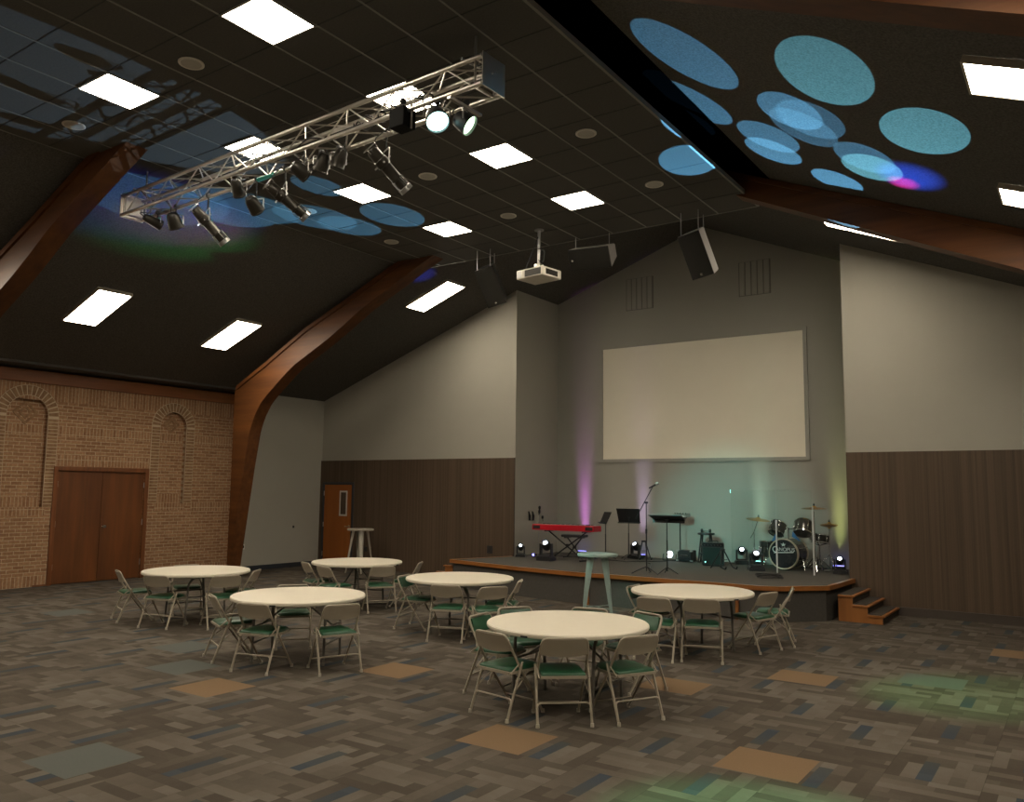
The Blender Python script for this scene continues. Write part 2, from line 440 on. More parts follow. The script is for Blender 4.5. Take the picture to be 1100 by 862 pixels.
# soldier courses, set a few millimetres proud
sol = NB()
def sold(y0, y1, z0, z1, dx=.006, x=XB): bx(sol, x - .01, x + dx, y0, y1, z0, z1)
sold(YR, YB2, ZT0 - .33, ZT0)
for y0, y1 in ((5.4, 7.24), (8.43, 10.46), (11.55, YB2 - .03)): sold(y0, y1, 2.96, 3.165)
for y0, y1 in ((8.43, 10.46),): sold(y0, y1, 2.37, 2.59)
for y0, y1 in ((5.4, 7.24), (11.55, YB2 - .03)): sold(y0, y1, 1.42, 1.62)
sold(5.4, 8.40, .0, .21); sold(10.46, YB2, 0, .21)
for cy, r, zb, zs in NICHE:
    sold(cy - r + .02, cy + r - .02, 2.965, 3.165, .008, XB - D); sold(cy - r + .02, cy + r - .02, zb + .01, zb + .2, .008, XB - D); sold(cy - r - .05, cy + r + .05, zb - .16, zb, .012)
obj('soldier_course', sol, 'soldier', wl)
# arch surrounds: header bricks laid round each niche, and the diamond set in its head
hb = NB(); mo = NB()
for cy, r, zb, zs in NICHE:
    ro = r + .21
    mo_poly = [(cy + ro * math.cos(PI * i / 24), zs + ro * math.sin(PI * i / 24)) for i in range(25)]
    in_poly = [(cy + r * math.cos(PI * i / 24), zs + r * math.sin(PI * i / 24)) for i in range(25)]
    for i in range(24):
        A = [mo_poly[i], mo_poly[i + 1], in_poly[i + 1], in_poly[i]]
        prism(mo, A, XB - .02, XB + .010, 'x')
    for s in (-1, 1): bx(mo, XB - .02, XB + .010, min(cy + s * r, cy + s * ro), max(cy + s * r, cy + s * ro), zb, zs)
    nv = 17
    for i in range(nv):
        a0 = PI * (i + .14) / nv; a1 = PI * (i + .86) / nv
        prism(hb, [(cy + q * math.cos(a), zs + q * math.sin(a)) for q, a in ((r + .012, a0), (ro - .012, a0), (ro - .012, a1), (r + .012, a1))], XB, XB + .018, 'x')
    z = zb + .006
    while z + .06 < zs:
        for s in (-1, 1): bx(hb, XB, XB + .018, min(cy + s * (r + .012), cy + s * (ro - .012)), max(cy + s * (r + .012), cy + s * (ro - .012)), z, z + .057)
        z += .0705
    zc = zs + .06; dd = r * .62
    for q, wd in ((dd, .045), (dd * .55, .04)):
        for i in range(4):
            a0 = PI / 2 * i; a1 = a0 + PI / 2
            P = [(cy + k * math.cos(a), zc + k * math.sin(a)) for k, a in ((q, a0), (q, a1), (q - wd * 1.4, a1), (q - wd * 1.4, a0))]
            prism(hb, P, XB - D, XB - D + .014, 'x')
obj('arch_mortar', mo, 'mortar', wl); obj('arch_brick', hb, 'brick_solid', wl)
b = NB(); rbx(b, XB, XB + .05, YR, YB2 + .01, ZT0, ZT1 - .015, .012); bx(b, XB, XB + .065, YR, YB2 + .01, ZT1 - .03, ZT1 - .005); struct('trim_3', b, 'trim_wood')

# double door
d1 = thing('door_1', 'closed pair of dark red-brown wooden doors in the brick wall', 'door', (XB, (DY0 + DY1) / 2, 0)); d1['kind'] = 'structure'
hw = (DY1 - DY0) / 2
b = NB()
for s in (-1, 1): rbx(b, -.06, .035, min(s * (hw - .0), s * (hw + .09)), max(s * (hw - .0), s * (hw + .09)), 0, DZ + .09, .008)
rbx(b, -.06, .035, -hw, hw, DZ, DZ + .09, .008); bx(b, -.03, .02, -hw - .35, -hw - .09, 0, .035)
obj('door_frame', b, 'frame_wood', d1)
for s in (-1, 1):
    b = NB(); rbx(b, -.05, -.005, min(s * .004, s * (hw - .006)), max(s * .004, s * (hw - .006)), .015, DZ - .006, .004)
    leaf = obj('door_leaf', b, 'door_wood', d1)
    b = NB()
    for z in (.35, 1.2, 2.0): tube(b, [(.004, s * (hw - .004), z - .06), (.004, s * (hw - .004), z + .06)], .011, 8)
    obj('hinge', b, 'steel', leaf, 40)
    if s == 1:
        b = NB(); lathe(b, [(.03, 0), (.03, .012), (.012, .016), (.012, .045), (.028, .05), (.033, .065), (.025, .08), (.0, .082)], 16, T(-.005, .07, 1.13) @ frame_to((1, 0, 0)), cap=False)
        obj('door_knob', b, 'chrome', leaf, 40)
# single door at the far left corner
d2 = thing('door_2', 'orange single door with a narrow window in the dark panelled wall', 'door', (-15.89, YW - .035, 0)); d2['kind'] = 'structure'
b = NB()
for s in (-1, 1): rbx(b, min(s * .50, s * .57), max(s * .50, s * .57), -.02, .05, 0, 2.14, .006)
rbx(b, -.5, .5, -.02, .05, 2.075, 2.14, .006); obj('door_frame', b, 'door_metal', d2)
b = NB(); wx0, wx1, wz0, wz1 = .10, .30, 1.32, 1.88
for x0, x1, z0, z1 in ((-.495, wx0, .01, 2.07), (wx1, .495, .01, 2.07), (wx0, wx1, .01, wz0), (wx0, wx1, wz1, 2.07)): bx(b, x0, x1, -.004, .04, z0, z1)
leaf = obj('door_leaf', b, 'small_door', d2)
b = NB()
for x0, x1, z0, z1 in ((wx0 - .04, wx0, wz0 - .04, wz1 + .04), (wx1, wx1 + .04, wz0 - .04, wz1 + .04), (wx0, wx1, wz0 - .04, wz0), (wx0, wx1, wz1, wz1 + .04)): bx(b, x0, x1, -.012, 0, z0, z1)
obj('window_bead', b, 'white_plastic', leaf)
b = NB(); bx(b, wx0, wx1, .012, .02, wz0, wz1); obj('window_pane', b, 'lens_dark', leaf)
b = NB(); lathe(b, [(.035, 0), (.035, .01), (.012, .012), (.012, .05), (.0, .05)], 14, T(.43, -.004, 1.02) @ frame_to((0, -1, 0)), cap=False); tube(b, [(.43, -.05, 1.02), (.32, -.055, 1.02)], .011, 8)
obj('door_handle', b, 'brass', leaf, 40)
b = NB()
for z in (.3, 1.05, 1.85): tube(b, [(-.50, -.022, z - .06), (-.50, -.022, z + .06)], .012, 8)
obj('hinge', b, 'steel', leaf, 40)

# ------------------------------------------------------------------ laminated timber arches
def arch(name, y0, dr0, dr1):
    """dr0, dr1: depth of the right rafter near the ridge and near the wall"""
    th = .30; y1 = y0 + th
    root = bpy.data.objects.new(name, None); COL.objects.link(root); root['kind'] = 'structure'; root.location = (0, 0, 0)
    inner = [(-15.45, 0), (-15.425, .296), (-15.212, 1.65), (-15.079, 2.459), (-14.928, 3.229), (-14.80, 3.52), (-14.605, 3.80), (-14.40, 3.97), (-14.198, 4.12), (-13.80, 4.41), (-13.55, 4.56), (-13.15, 4.745), (-12.6, 5.0), (-12.1, 5.27), (-11.65, 5.525), (-11.0, 5.815), (-10.2, 6.17), (-9.8, 6.34)]
    lowp = inner
    b = NB()
    # face and soffit as one lofted band: pair lower points with upper ones
    def at(poly, t):
        L = [0.]
        for p, q in zip(poly, poly[1:]): L.append(L[-1] + math.dist(p, q))
        d = t * L[-1]
        for i in range(len(poly) - 1):
            if d <= L[i + 1] + 1e-9: f = (d - L[i]) / max(1e-9, L[i + 1] - L[i]); return tuple(poly[i][k] * (1 - f) + poly[i + 1][k] * f for k in (0, 1))
        return poly[-1]
    N = 70
    lo = [at(lowp, i / N) for i in range(N + 1)]
    # matching upper outline: straight up the outer edge, then along the roof
    split = next(i for i, p in enumerate(lo) if p[1] > 3.2)
    XO = -15.51; TOP = [(XO, 3.2 * 1.08), (XO, 4.19), (-15.43, 4.218), (-14.965, 4.446), (-14.488, 4.667), (-13.891, 4.971), (-13.212, 5.313), (-12.0, 5.79), (-10.9, 6.25), (-10.3, 6.46), (-9.8, 6.64)]
    hi = [(XO, lo[i][1] * 1.08) if i <= split else at(TOP, (i - split) / (N - split)) for i in range(N + 1)]
    ring = []
    for (lx, lz), (hx, hz) in zip(lo, hi):
        ring.append([b.verts.new(p) for p in ((lx, y0, lz), (lx, y1, lz), (hx, y1, hz), (hx, y0, hz))])
    for A, B in zip(ring, ring[1:]):
        for k in range(4): b.faces.new((A[k], A[(k + 1) % 4], B[(k + 1) % 4], B[k]))
    b.faces.new(ring[0]); b.faces.new(ring[-1][::-1])
    o = obj('arch_rib', b, 'arch_wood', root, 35)
    b = NB(); ring = []
    for x, z in TOP[2:]: ring.append([b.verts.new(p) for p in ((x, y0 - .035, z - .085), (x, y1 + .02, z - .085), (x, y1 + .02, z + .004), (x, y0 - .035, z + .004))])
    for A, B in zip(ring, ring[1:]):
        for k in range(4): b.faces.new((A[k], A[(k + 1) % 4], B[(k + 1) % 4], B[k]))
    b.faces.new(ring[0]); b.faces.new(ring[-1][::-1]); obj('top_batten', b, 'arch_wood', root)
    # right half: straight rafter running down to the right wall
    def lowR(x): return roof(x) - (dr0 + (dr1 - dr0) * (x + 3.8) / 4)
    b = NB(); xr = [-4.3 + i * .5 for i in range(14)]
    lowr = [(x, lowR(x)) for x in xr] + [(2.25, 2.9), (2.33, 1.6), (2.38, 0)]
    upr = [(x, roof(x) - .015) for x in xr] + [(2.65, roof(2.65) - .2), (2.66, 1.6), (2.66, 0)]
    ring = []
    for (lx, lz), (hx, hz) in zip(lowr, upr): ring.append([b.verts.new(p) for p in ((lx, y0, lz), (lx, y1, lz), (hx, y1, hz), (hx, y0, hz))])
    for A, B in zip(ring, ring[1:]):
        for k in range(4): b.faces.new((A[k], A[(k + 1) % 4], B[(k + 1) % 4], B[k]))
    b.faces.new(ring[0]); b.faces.new(ring[-1][::-1])
    obj('arch_rib', b, 'arch_wood', root, 35)
    b = NB(); x0, x1 = -4.3, 2.2
    rbx(b, 0, math.hypot(x1 - x0, roof(x1) - roof(x0)), y0 - .035, y1 + .02, -.085, -.005, .01, T(x0, 0, roof(x0)) @ Matrix.Rotation(math.atan(SR_), 4, 'Y'))
    obj('top_batten', b, 'arch_wood', root)
arch('trim_4', 11.50, .36, .54); arch('trim_5', 5.47, .16, .275)
# ------------------------------------------------------------------ stage
st = bpy.data.objects.new('stage', None); COL.objects.link(st); st['kind'] = 'structure'
EDGE = [(-10.43, YW - .036), (-10.90, 13.52), (-8.95, 13.05), (-7.45, 12.86), (-6.8, 12.90), (-4.22, 12.90), (-3.99, 12.98), (-3.39, 13.62), (-3.33, YW - .036)]
def inset(poly, d):
    out = []
    for i, p in enumerate(poly):
        a = poly[max(i - 1, 0)]; c = poly[min(i + 1, len(poly) - 1)]
        t = Vector((c[0] - a[0], c[1] - a[1])).normalized(); n = Vector((-t.y, t.x))
        out.append((p[0] + n.x * d, p[1] + n.y * d))
    return out
inn = inset(EDGE, .06)
back = [(XA1 - .003, YW - .036), (XA1 - .003, YA - .003), (XA0 + .003, YA - .003), (XA0 + .003, YW - .036)]
b = NB(); prism(b, [(p[0], p[1]) for p in EDGE] + back, ZS - .03, ZS - .004, 'z')
def offset_deck(): return b
obj('deck', b, 'stage_carpet', st)
b = NB(); prism(b, inn + back, .0, ZS - .03, 'z'); obj('skirt', b, 'fascia_rib', st)
b = NB()
o1 = inset(EDGE, -.012); o2 = inset(EDGE, .05)
for i in range(len(EDGE) - 1):
    prism(b, [o1[i], o1[i + 1], o2[i + 1], o2[i]], ZS - .068, ZS, 'z')
obj('nosing', b, 'orange_wood', st)
b = NB()
for x in (-4.62, -7.3): bx(b, x - .02, x + .02, 12.90, 12.955, 0, ZS - .08)
obj('corner_bead', b, 'orange_wood', st)
def steps(x0, sgn, y0, w, label):
    r = thing('stage_steps', label, 'steps', (x0, y0, 0))
    y1 = YW - .062 - y0
    b = NB()
    outl = [(0, 0)] + [q for i in range(3) for q in ((sgn * w * (3 - i), .137 * i), (sgn * w * (3 - i), .137 * (i + 1) - .03))] + [(0, .38)]
    prism(b, outl, .02, y1, 'y'); obj('carcass', b, 'stair_wood', r)
    for i in range(3):
        b = NB(); xa, xb = sgn * w * (2 - i), sgn * (w * (3 - i) + .03); z = .137 * (i + 1)
        xa, xb = min(xa, xb), max(xa, xb); xn = xb if sgn > 0 else xa
        rbx(b, xa, xb, -.01, y1, z - .035, z - .006, .006); t = obj('tread', b, 'orange_wood', r)
        b = NB(); bx(b, xa + (.0 if sgn > 0 else .05), xb - (.05 if sgn > 0 else 0), .04, y1 - .005, z - .008, z); obj('tread_carpet', b, 'tread_carpet', t)
        b = NB(); bx(b, min(sgn * (w * (3 - i) - .002), sgn * (w * (3 - i) + .004)), max(sgn * (w * (3 - i) - .002), sgn * (w * (3 - i) + .004)), .03, y1 - .01, z - .13, z - .036); obj('riser', b, 'tread_carpet', t)
    return r
steps(-3.31, 1, 13.80, .215, 'short flight of three orange wooden steps at the right end of the stage')
steps(-10.96, -1, 13.66, .20, 'wooden steps at the left end of the stage, mostly hidden behind a round table')

# projection screen and wall grilles
r = thing('projection_screen', 'large blank cream projection screen on the back wall above the stage', 'screen', (-6.85, YA, 3.99))
b = NB(); bx(b, -2.285, 2.285, -.012, -.001, -1.28, 1.28); obj('screen_surface', b, 'screen', r)
b = NB()
for x0, x1, z0, z1 in ((-2.36, 2.36, -1.355, -1.28), (-2.36, 2.36, 1.28, 1.355), (-2.36, -2.285, -1.28, 1.28), (2.285, 2.36, -1.28, 1.28)): bx(b, x0, x1, -.035, -.001, z0, z1)
obj('screen_frame', b, 'backwall', r)
for x, lab in ((-8.19, 'left tall louvred grille painted grey, high on the back wall'), (-5.53, 'right tall louvred grille painted grey, high on the back wall')):
    r = thing('wall_grille', lab, 'grille', (x, YA, 6.49))
    b = NB(); bx(b, -.34, .34, -.012, -.001, -.37, .37); obj('backing', b, 'grille_shadow', r)
    for i in range(5):
        b = NB(); rbx(b, -.315 + i * .13, -.205 + i * .13, -.035, -.012, -.36, .36, .006); obj('slat', b, 'backwall', r)

# sockets and switches
def plate(name, label, cat, loc, d, m='black_plastic', w=.05, h=.06):
    r = thing(name, label, cat, loc); Mx = frame_to(d)
    b = NB(); rbx(b, -w, w, -h, h, .001, .012, .004, Mx if abs(d[2]) < .5 else None); obj('cover_plate', b, m, r)
    b = NB(); bx(b, -w * .4, w * .4, -h * .55, h * .55, .010, .016, Mx); obj('socket', b, 'lens_dark' if m != 'black_plastic' else 'black', r)
plate('wall_socket', 'black wall box at the left corner of the stage', 'socket', (-11.02, YW - .035, .66), (0, -1, 0), 'black_plastic', .075, .085)
plate('wall_socket', 'small dark socket low on the panelled wall behind the far tall table', 'socket', (-14.85, YW - .035, .48), (0, -1, 0))
plate('wall_switch', 'tiny dark switch on the grey left wall near the orange door', 'switch', (XL, 14.22, 1.0), (1, 0, 0), 'black_plastic', .025, .03)
plate('wall_socket', 'pale socket plate on the grey left wall beside the timber arch', 'socket', (XL, 12.72, .57), (1, 0, 0), 'white_plastic', .04, .06)

# ------------------------------------------------------------------ ceiling lights
def panel(name, w, l, loc, rot, label, group, deep):
    r = thing(name, label, 'ceiling light', loc, 0, group); r.rotation_euler = rot
    b = NB(); t = .022; d = -.055 if deep else -.012
    for x0, x1, y0, y1 in ((-w, w, -l, -l + t), (-w, w, l - t, l), (-w, -w + t, -l + t, l - t), (w - t, w, -l + t, l - t)): bx(b, x0, x1, y0, y1, d, -.002)
    obj('frame', b, 'chair_paint' if deep else 'tbar', r)
    b = NB(); bx(b, -w + t, w - t, -l + t, l - t, d + .004, d + .012); obj('diffuser', b, 'panel', r)
    return r
ROWN = {4.675: 'nearest the viewer, {} of its pair', 6.55: '{} of the pair half hidden by the lighting truss', 8.435: '{} of the pair just beyond the truss', 10.425: '{} of the pair closest to the stage'}
for y, lab in ROWN.items():
    for x, sd in ((-8.592, 'left'), (-6.073, 'right')):
        panel('ceiling_light', .312, .318, (x, y, ZF - .004), (0, 0, 0), 'square ceiling panel, ' + lab.format(sd), 'square ceiling panels', False)
for y in (2.72, .85, -1.0, -2.9):
    for x in (-8.592, -6.073):
        panel('ceiling_light', .312, .318, (x, y, ZF - .004), (0, 0, 0), 'square lit panel in the flat ceiling above the viewer', 'square ceiling panels above the viewer', False)
def slope_panel(x, y, label, g, right=False):
    a = math.atan(SR_) if right else -math.atan(SL)
    panel('slope_light', .622, .308, (x, y, roof(x) - .002), (0, a, 0), label, g, True)
G = 'long panels on the sloped ceiling'
slope_panel(-14.18, 7.56, 'long lit panel on the black left slope, left of two between the timber arches', G)
slope_panel(-14.25, 10.40, 'long lit panel on the black left slope, beside the far timber arch', G)
slope_panel(-11.34, 13.37, 'long lit panel on the left slope between the far arch and the stage wall', G)
slope_panel(-.02, 7.00, 'long lit panel on the right slope at the photo edge, nearer the near beam', G, True)
slope_panel(-.02, 10.06, 'long lit panel on the right slope at the photo edge, nearer the far beam', G, True)
slope_panel(-2.66, 13.27, 'long lit panel on the right slope almost hidden behind the far timber beam', G, True)
for y in (4.5, 1.4):
    slope_panel(-14.2, y, 'long lit panel on the left slope beside the viewer', 'slope panels beside the viewer')
    slope_panel(-.02, y, 'long lit panel on the right slope above the viewer', 'right slope panels above the viewer', True)

SPK = [((-7.381, 4.75), 'round ceiling speaker between the two lit panels nearest the viewer'), ((-9.884, 4.84), 'round ceiling speaker at the far left edge of the flat ceiling'),
       ((-4.81, 8.45), 'round ceiling speaker at the right, nearer of the two by the ceiling edge'), ((-4.835, 10.45), 'round ceiling speaker at the right, farther of the two by the ceiling edge'),
       ((-7.342, 8.45), 'round ceiling speaker between the two lit panels beyond the truss'), ((-7.352, 10.43), 'round ceiling speaker between the two lit panels closest to the stage'),
       ((-9.887, 10.445), 'round ceiling speaker farthest along the left edge of the flat ceiling'), ((-9.876, 8.53), 'round ceiling speaker inside a blue light disc left of the truss lamps')]
for (x, y), lab in SPK:
    r = thing('ceiling_speaker', lab, 'ceiling speaker', (x, y, ZF - .003), 0, 'round ceiling speakers')
    b = NB(); lathe(b, [(.105, 0), (.13, 0), (.13, -.008), (.118, -.014), (.105, -.010)], 28, cap=False); obj('trim_ring', b, 'white_plastic', r, 40)
    b = NB(); lathe(b, [(.106, -.002), (.104, -.009), (0, -.010)], 28, cap=False); obj('speaker_mesh', b, 'grey_metal', r, 40)

# ------------------------------------------------------------------ round tables
def make_table(loc, rz, label):
    r = thing('round_table', label, 'table', loc, rz, 'round folding tables')
    b = NB(); lathe(b, [(0, .695), (.745, .695), (.762, .702), (.768, .715), (.766, .732), (.756, .741), (.74, .742), (0, .742)], 72, cap=False)
    obj('tabletop', b, 'table_top', r, 35)
    for s in (-1, 1):
        for t in (-1, 1):
            b = NB(); tube(b, bend([(s * .42, t * .16, .69), (s * .42, t * .26, .60), (s * .42, t * .29, .03)], .08), .016, 8); tube(b, [(s * .42, t * .29, .03), (s * .42, t * .29, 0)], .02, 8); obj('leg', b, 'table_leg', r, 40)
        b = NB(); tube(b, [(s * .42, -.285, .22), (s * .42, .285, .22)], .012, 8); obj('crossbar', b, 'table_leg', r, 40)
        b = NB(); tube(b, [(s * .42, 0, .40), (s * .05, 0, .68)], .011, 8); tube(b, [(s * .42, -.27, .40), (s * .42, .27, .40)], .011, 8); obj('brace', b, 'table_leg', r, 40)
    b = NB(); bx(b, -.5, .5, -.17, -.14, .665, .695); bx(b, -.5, .5, .14, .17, .665, .695); obj('rail', b, 'table_leg', r)
    b = NB(); rbx(b, -.035, .035, -.772, -.76, .700, .716, .003); obj('edge_latch', b, 'black', r)
    return r
TAB = dict(near=((-4.12, 6.90), 0.020, 'round cream folding table nearest the viewer, in front of the stage'),
           right=((-4.20, 10.11), 1.134, 'round cream folding table at the right, in front of the drum kit'),
           left2=((-7.64, 6.68), 0.489, 'round cream folding table at the front left, between the leftmost and the middle tables'),
           left1=((-11.02, 7.65), 2.880, 'round cream folding table farthest left, near the brown double doors'),
           mid=((-7.41, 9.42), 1.92, 'round cream folding table in the middle, near the left corner of the stage'),
           far=((-10.35, 10.31), 1.833, 'round cream folding table farthest back, near the orange door'))
tproto = None
for k, ((x, y), rz, lab) in TAB.items():
    if tproto is None: tproto = make_table((x, y, 0), rz, lab)
    else: dup(tproto, (x, y, 0), rz, lab)

# ------------------------------------------------------------------ folding chairs (front is +y)
def make_chair():
    r = thing('folding_chair', '', 'chair', (0, 0, 0), 0, 'green and beige folding chairs')
    up = [(-.205, .235, .012), (-.212, -.09, .50), (-.205, -.20, .70), (-.19, -.235, .785), (.19, -.235, .785), (.205, -.20, .70), (.212, -.09, .50), (.205, .235, .012)]
    b = NB(); tube(b, bend(up, .05, 4), .0115, 8); obj('back_frame', b, 'chair_paint', r, 50)
    for s in (-1, 1):
        b = NB(); tube(b, [(s * .232, -.245, .012), (s * .230, -.06, .525)], .0115, 8); obj('rear_leg', b, 'chair_paint', r, 50)
    b = NB(); tube(b, bend([(-.232, -.243, .03), (-.228, -.185, .20), (.228, -.185, .20), (.232, -.243, .03)], .04, 4), .0085, 6); obj('rear_stretcher', b, 'chair_paint', r, 50)
    b = NB(); tube(b, [(-.205, .165, .12), (.205, .165, .12)], .0085, 6); obj('front_stretcher', b, 'chair_paint', r, 50)
    b = NB()
    pan = [(-.20, -.19), (.20, -.19), (.205, .10), (.175, .215), (.12, .235), (-.12, .235), (-.175, .215), (-.205, .10)]
    prism(b, pan, .415, .440, 'z'); obj('seat_pan', b, 'chair_paint', r)
    b = NB(); c = [(x * .95, (y - .02) * .94 + .02) for x, y in pan]
    levels = ((1., .440), (1.0, .452), (.965, .468), (.88, .478), (.5, .483))
    rings = [[b.verts.new((x * k, (y - .02) * k + .02, z - .006 * (y < -.1))) for x, y in c] for k, z in levels]
    for A, B in zip(rings, rings[1:]):
        for i in range(len(A)): b.faces.new((A[i], A[(i + 1) % len(A)], B[(i + 1) % len(A)], B[i]))
    b.faces.new(rings[0][::-1]); b.faces.new(rings[-1]); obj('seat', b, 'green_vinyl', r, 60)
    def back(y_off, th, w0, w1, z0, z1):
        b = NB(); rows = []
        for i in range(6):
            t = i / 5; z = z0 + (z1 - z0) * t; yy = -.155 - (z - .60) * .42 if z < .72 else -.205 - (z - .72) * .40
            row = []
            for j in range(9):
                u = j / 8 * 2 - 1; w = w0 + (w1 - w0) * t
                zz = z - (.022 * (1 - u * u) if i == 0 else 0)
                row.append((u * w, yy - .022 * (1 - u * u) + y_off, zz))
            rows.append(row)
        F = [[b.verts.new(p) for p in row] for row in rows]; K = [[b.verts.new((x, y - th, z)) for x, y, z in row] for row in rows]
        for i in range(5):
            for j in range(8):
                b.faces.new((F[i][j], F[i][j + 1], F[i + 1][j + 1], F[i + 1][j])); b.faces.new((K[i][j], K[i + 1][j], K[i + 1][j + 1], K[i][j + 1]))
        rim = [(0, j) for j in range(9)] + [(i, 8) for i in range(1, 6)] + [(5, j) for j in range(7, -1, -1)] + [(i, 0) for i in range(4, 0, -1)]
        for (a, c), (d, e) in zip(rim, rim[1:] + rim[:1]): b.faces.new((F[a][c], K[a][c], K[d][e], F[d][e]))
        return b
    bk = obj('backrest', back(0, .012, .205, .188, .632, .778), 'chair_paint', r, 50)
    obj('back_pad', back(.016, .014, .188, .175, .64, .765), 'green_vinyl', bk, 50)
    for x, y in ((-.205, .236), (.205, .236), (-.232, -.246), (.232, -.246)):
        b = NB(); lathe(b, [(.0, 0), (.016, 0), (.017, .006), (.0145, .035), (.0, .036)], 10, T(x, y, 0), cap=False); obj('foot_cap', b, 'cap', r, 50)
    for s in (-1, 1):
        b = NB(); tube(b, [(s * .215, -.19, .425), (s * .222, -.10, .50)], .007, 6); tube(b, [(s * .19, .06, .42), (s * .228, -.16, .25)], .006, 6); obj('hinge_link', b, 'chair_paint', r, 50)
    squash = Matrix.Diagonal((1, 1, .925, 1))
    for ch in r.children_recursive: ch.data.transform(squash)
    return r
# (table, back-rest top x, y, facing in degrees or None for the table centre, label)
CH = [
 ('near', -4.400, 6.040, 80, 'folding chair at the nearest table, back to the viewer, leftmost of three'),
 ('near', -3.714, 6.182, 131, 'folding chair at the nearest table, back to the viewer, middle of three'),
 ('near', -3.260, 6.690, 152, 'folding chair at the nearest table, back to the viewer, rightmost of three'),
 ('near', -3.790, 7.980, 250, 'folding chair on the right of the nearest table showing its green back pad'),
 ('near', -5.110, 6.816, 5, 'folding chair half hidden at the left rim of the nearest table'),
 ('near', -5.120, 7.460, -29, 'folding chair behind the left rim of the nearest table, side on'),
 ('near', -4.440, 7.900, -78, 'folding chair on the stage side of the nearest table, only its top showing'),
 ('right', -4.290, 9.150, 98, 'folding chair at the right table, back to the viewer, left of the front two'),
 ('right', -3.789, 9.394, 110, 'folding chair at the right table, back to the viewer, right of the front two'),
 ('right', -3.356, 10.553, 164, 'folding chair on the right side of the right table, seat turned to it'),
 ('right', -3.270, 11.260, 195, 'folding chair in profile, pulled away behind the right table by the stage'),
 ('right', -5.055, 10.170, -2, 'folding chair peeking out at the left rim of the right table'),
 ('left2', -7.457, 5.876, 104, 'folding chair at the second table from the left, front left, back to the viewer'),
 ('left2', -6.671, 6.448, 156, 'folding chair at the second table from the left, front right, back to the viewer'),
 ('left2', -8.400, 6.050, 66, 'folding chair on the left side of the second table from the left, turned sideways'),
 ('left2', -8.500, 7.330, -37, 'folding chair behind the second table from the left, only its top edge showing'),
 ('left1', -10.815, 6.851, 109, 'folding chair at the leftmost table, front left, back to the viewer'),
 ('left1', -10.070, 7.480, 160, 'folding chair at the leftmost table, front right, partly behind another chair'),
 ('left1', -11.860, 6.900, 70, 'folding chair in profile at the left end of the leftmost table'),
 ('left1', -10.420, 8.280, 215, 'folding chair at the right end of the leftmost table, behind its rim'),
 ('left1', -11.904, 8.076, -29, 'folding chair on the brick wall side of the leftmost table, seen beneath it'),
 ('mid', -6.980, 8.570, 113, 'folding chair in front of the middle table, back square to the viewer'),
 ('mid', -6.380, 8.830, 151, 'folding chair at the front right of the middle table, next to the square-on one'),
 ('mid', -8.240, 9.160, 13, 'folding chair at the left rim of the middle table with green back pad visible'),
 ('mid', -6.560, 9.700, 205, 'folding chair in profile at the right rim of the middle table'),
 ('far', -10.090, 9.300, 80, 'folding chair in front of the farthest table, left of centre, overlapping another'),
 ('far', -10.880, 9.620, 68, 'folding chair at the left rim of the farthest table, overlapped by its neighbour'),
 ('far', -9.400, 9.950, 149, 'folding chair at the farthest table, front right, back square to the viewer'),
 ('far', -9.450, 10.920, 210, 'folding chair leaning in profile at the right rim of the farthest table'),
]
proto = make_chair(); first = True
for t, x, y, fa, lab in CH:
    (tx, ty) = TAB[t][0]
    a = math.atan2(ty - y, tx - x) if fa is None else R(fa)
    rz = a - PI / 2
    px, py = x + .235 * math.cos(a), y + .235 * math.sin(a)
    if first: proto.location = (px, py, 0); proto.rotation_euler = (0, 0, rz); proto['label'] = lab; first = False
    else: dup(proto, (px, py, 0), rz, lab)

# ------------------------------------------------------------------ tall metal tables
def bistro(loc, rz, m, label, ht):
    r = thing('tall_table', label, 'tall table', loc, rz)
    b = NB(); lathe(b, [(0, ht - .012), (.295, ht - .012), (.298, ht - .04), (.308, ht - .04), (.312, ht - .012), (.306, ht), (.29, ht + .002), (0, ht + .002)], 40, cap=False); obj('tabletop', b, m, r, 40)
    for k in range(4):
        a = PI / 4 + k * PI / 2; b = NB(); Mx = RZ(a)
        rows = []
        for t in range(9):
            f = t / 8; z = (ht - .014) * (1 - f); rr = .175 + .15 * f ** .9; w = .055 * (1 - f) ** .8 + .018; d = .030 * (1 - f) + .012
            rows.append([b.verts.new(Mx @ Vector(p)) for p in ((rr - d, -w, z), (rr + .004, -w * .55, z), (rr + .012, 0, z), (rr + .004, w * .55, z), (rr - d, w, z), (rr - d + .006, w * .8, z), (rr - .006, 0, z), (rr - d + .006, -w * .8, z))])
        for A, B in zip(rows, rows[1:]):
            for i in range(8): b.faces.new((A[i], A[(i + 1) % 8], B[(i + 1) % 8], B[i]))
        b.faces.new(rows[0]); b.faces.new(rows[-1][::-1]); obj('leg', b, m, r, 40)
    b = NB()
    for k in range(2):
        a = PI / 4 + k * PI / 2; c, s = math.cos(a), math.sin(a); tube(b, [(-.30 * c, -.30 * s, .20 + .016 * k), (.30 * c, .30 * s, .20 + .016 * k)], .008, 6)
    obj('cross_brace', b, m, r, 40)
bistro((-6.29, 11.43, 0), R(-61), 'teal_lit_metal', 'tall pale metal table tinted by teal light in front of the stage', 1.02)
bistro((-14.28, 14.30, 0), R(8), 'grey_metal', 'tall pale metal table beside the orange door at the back', 1.03)
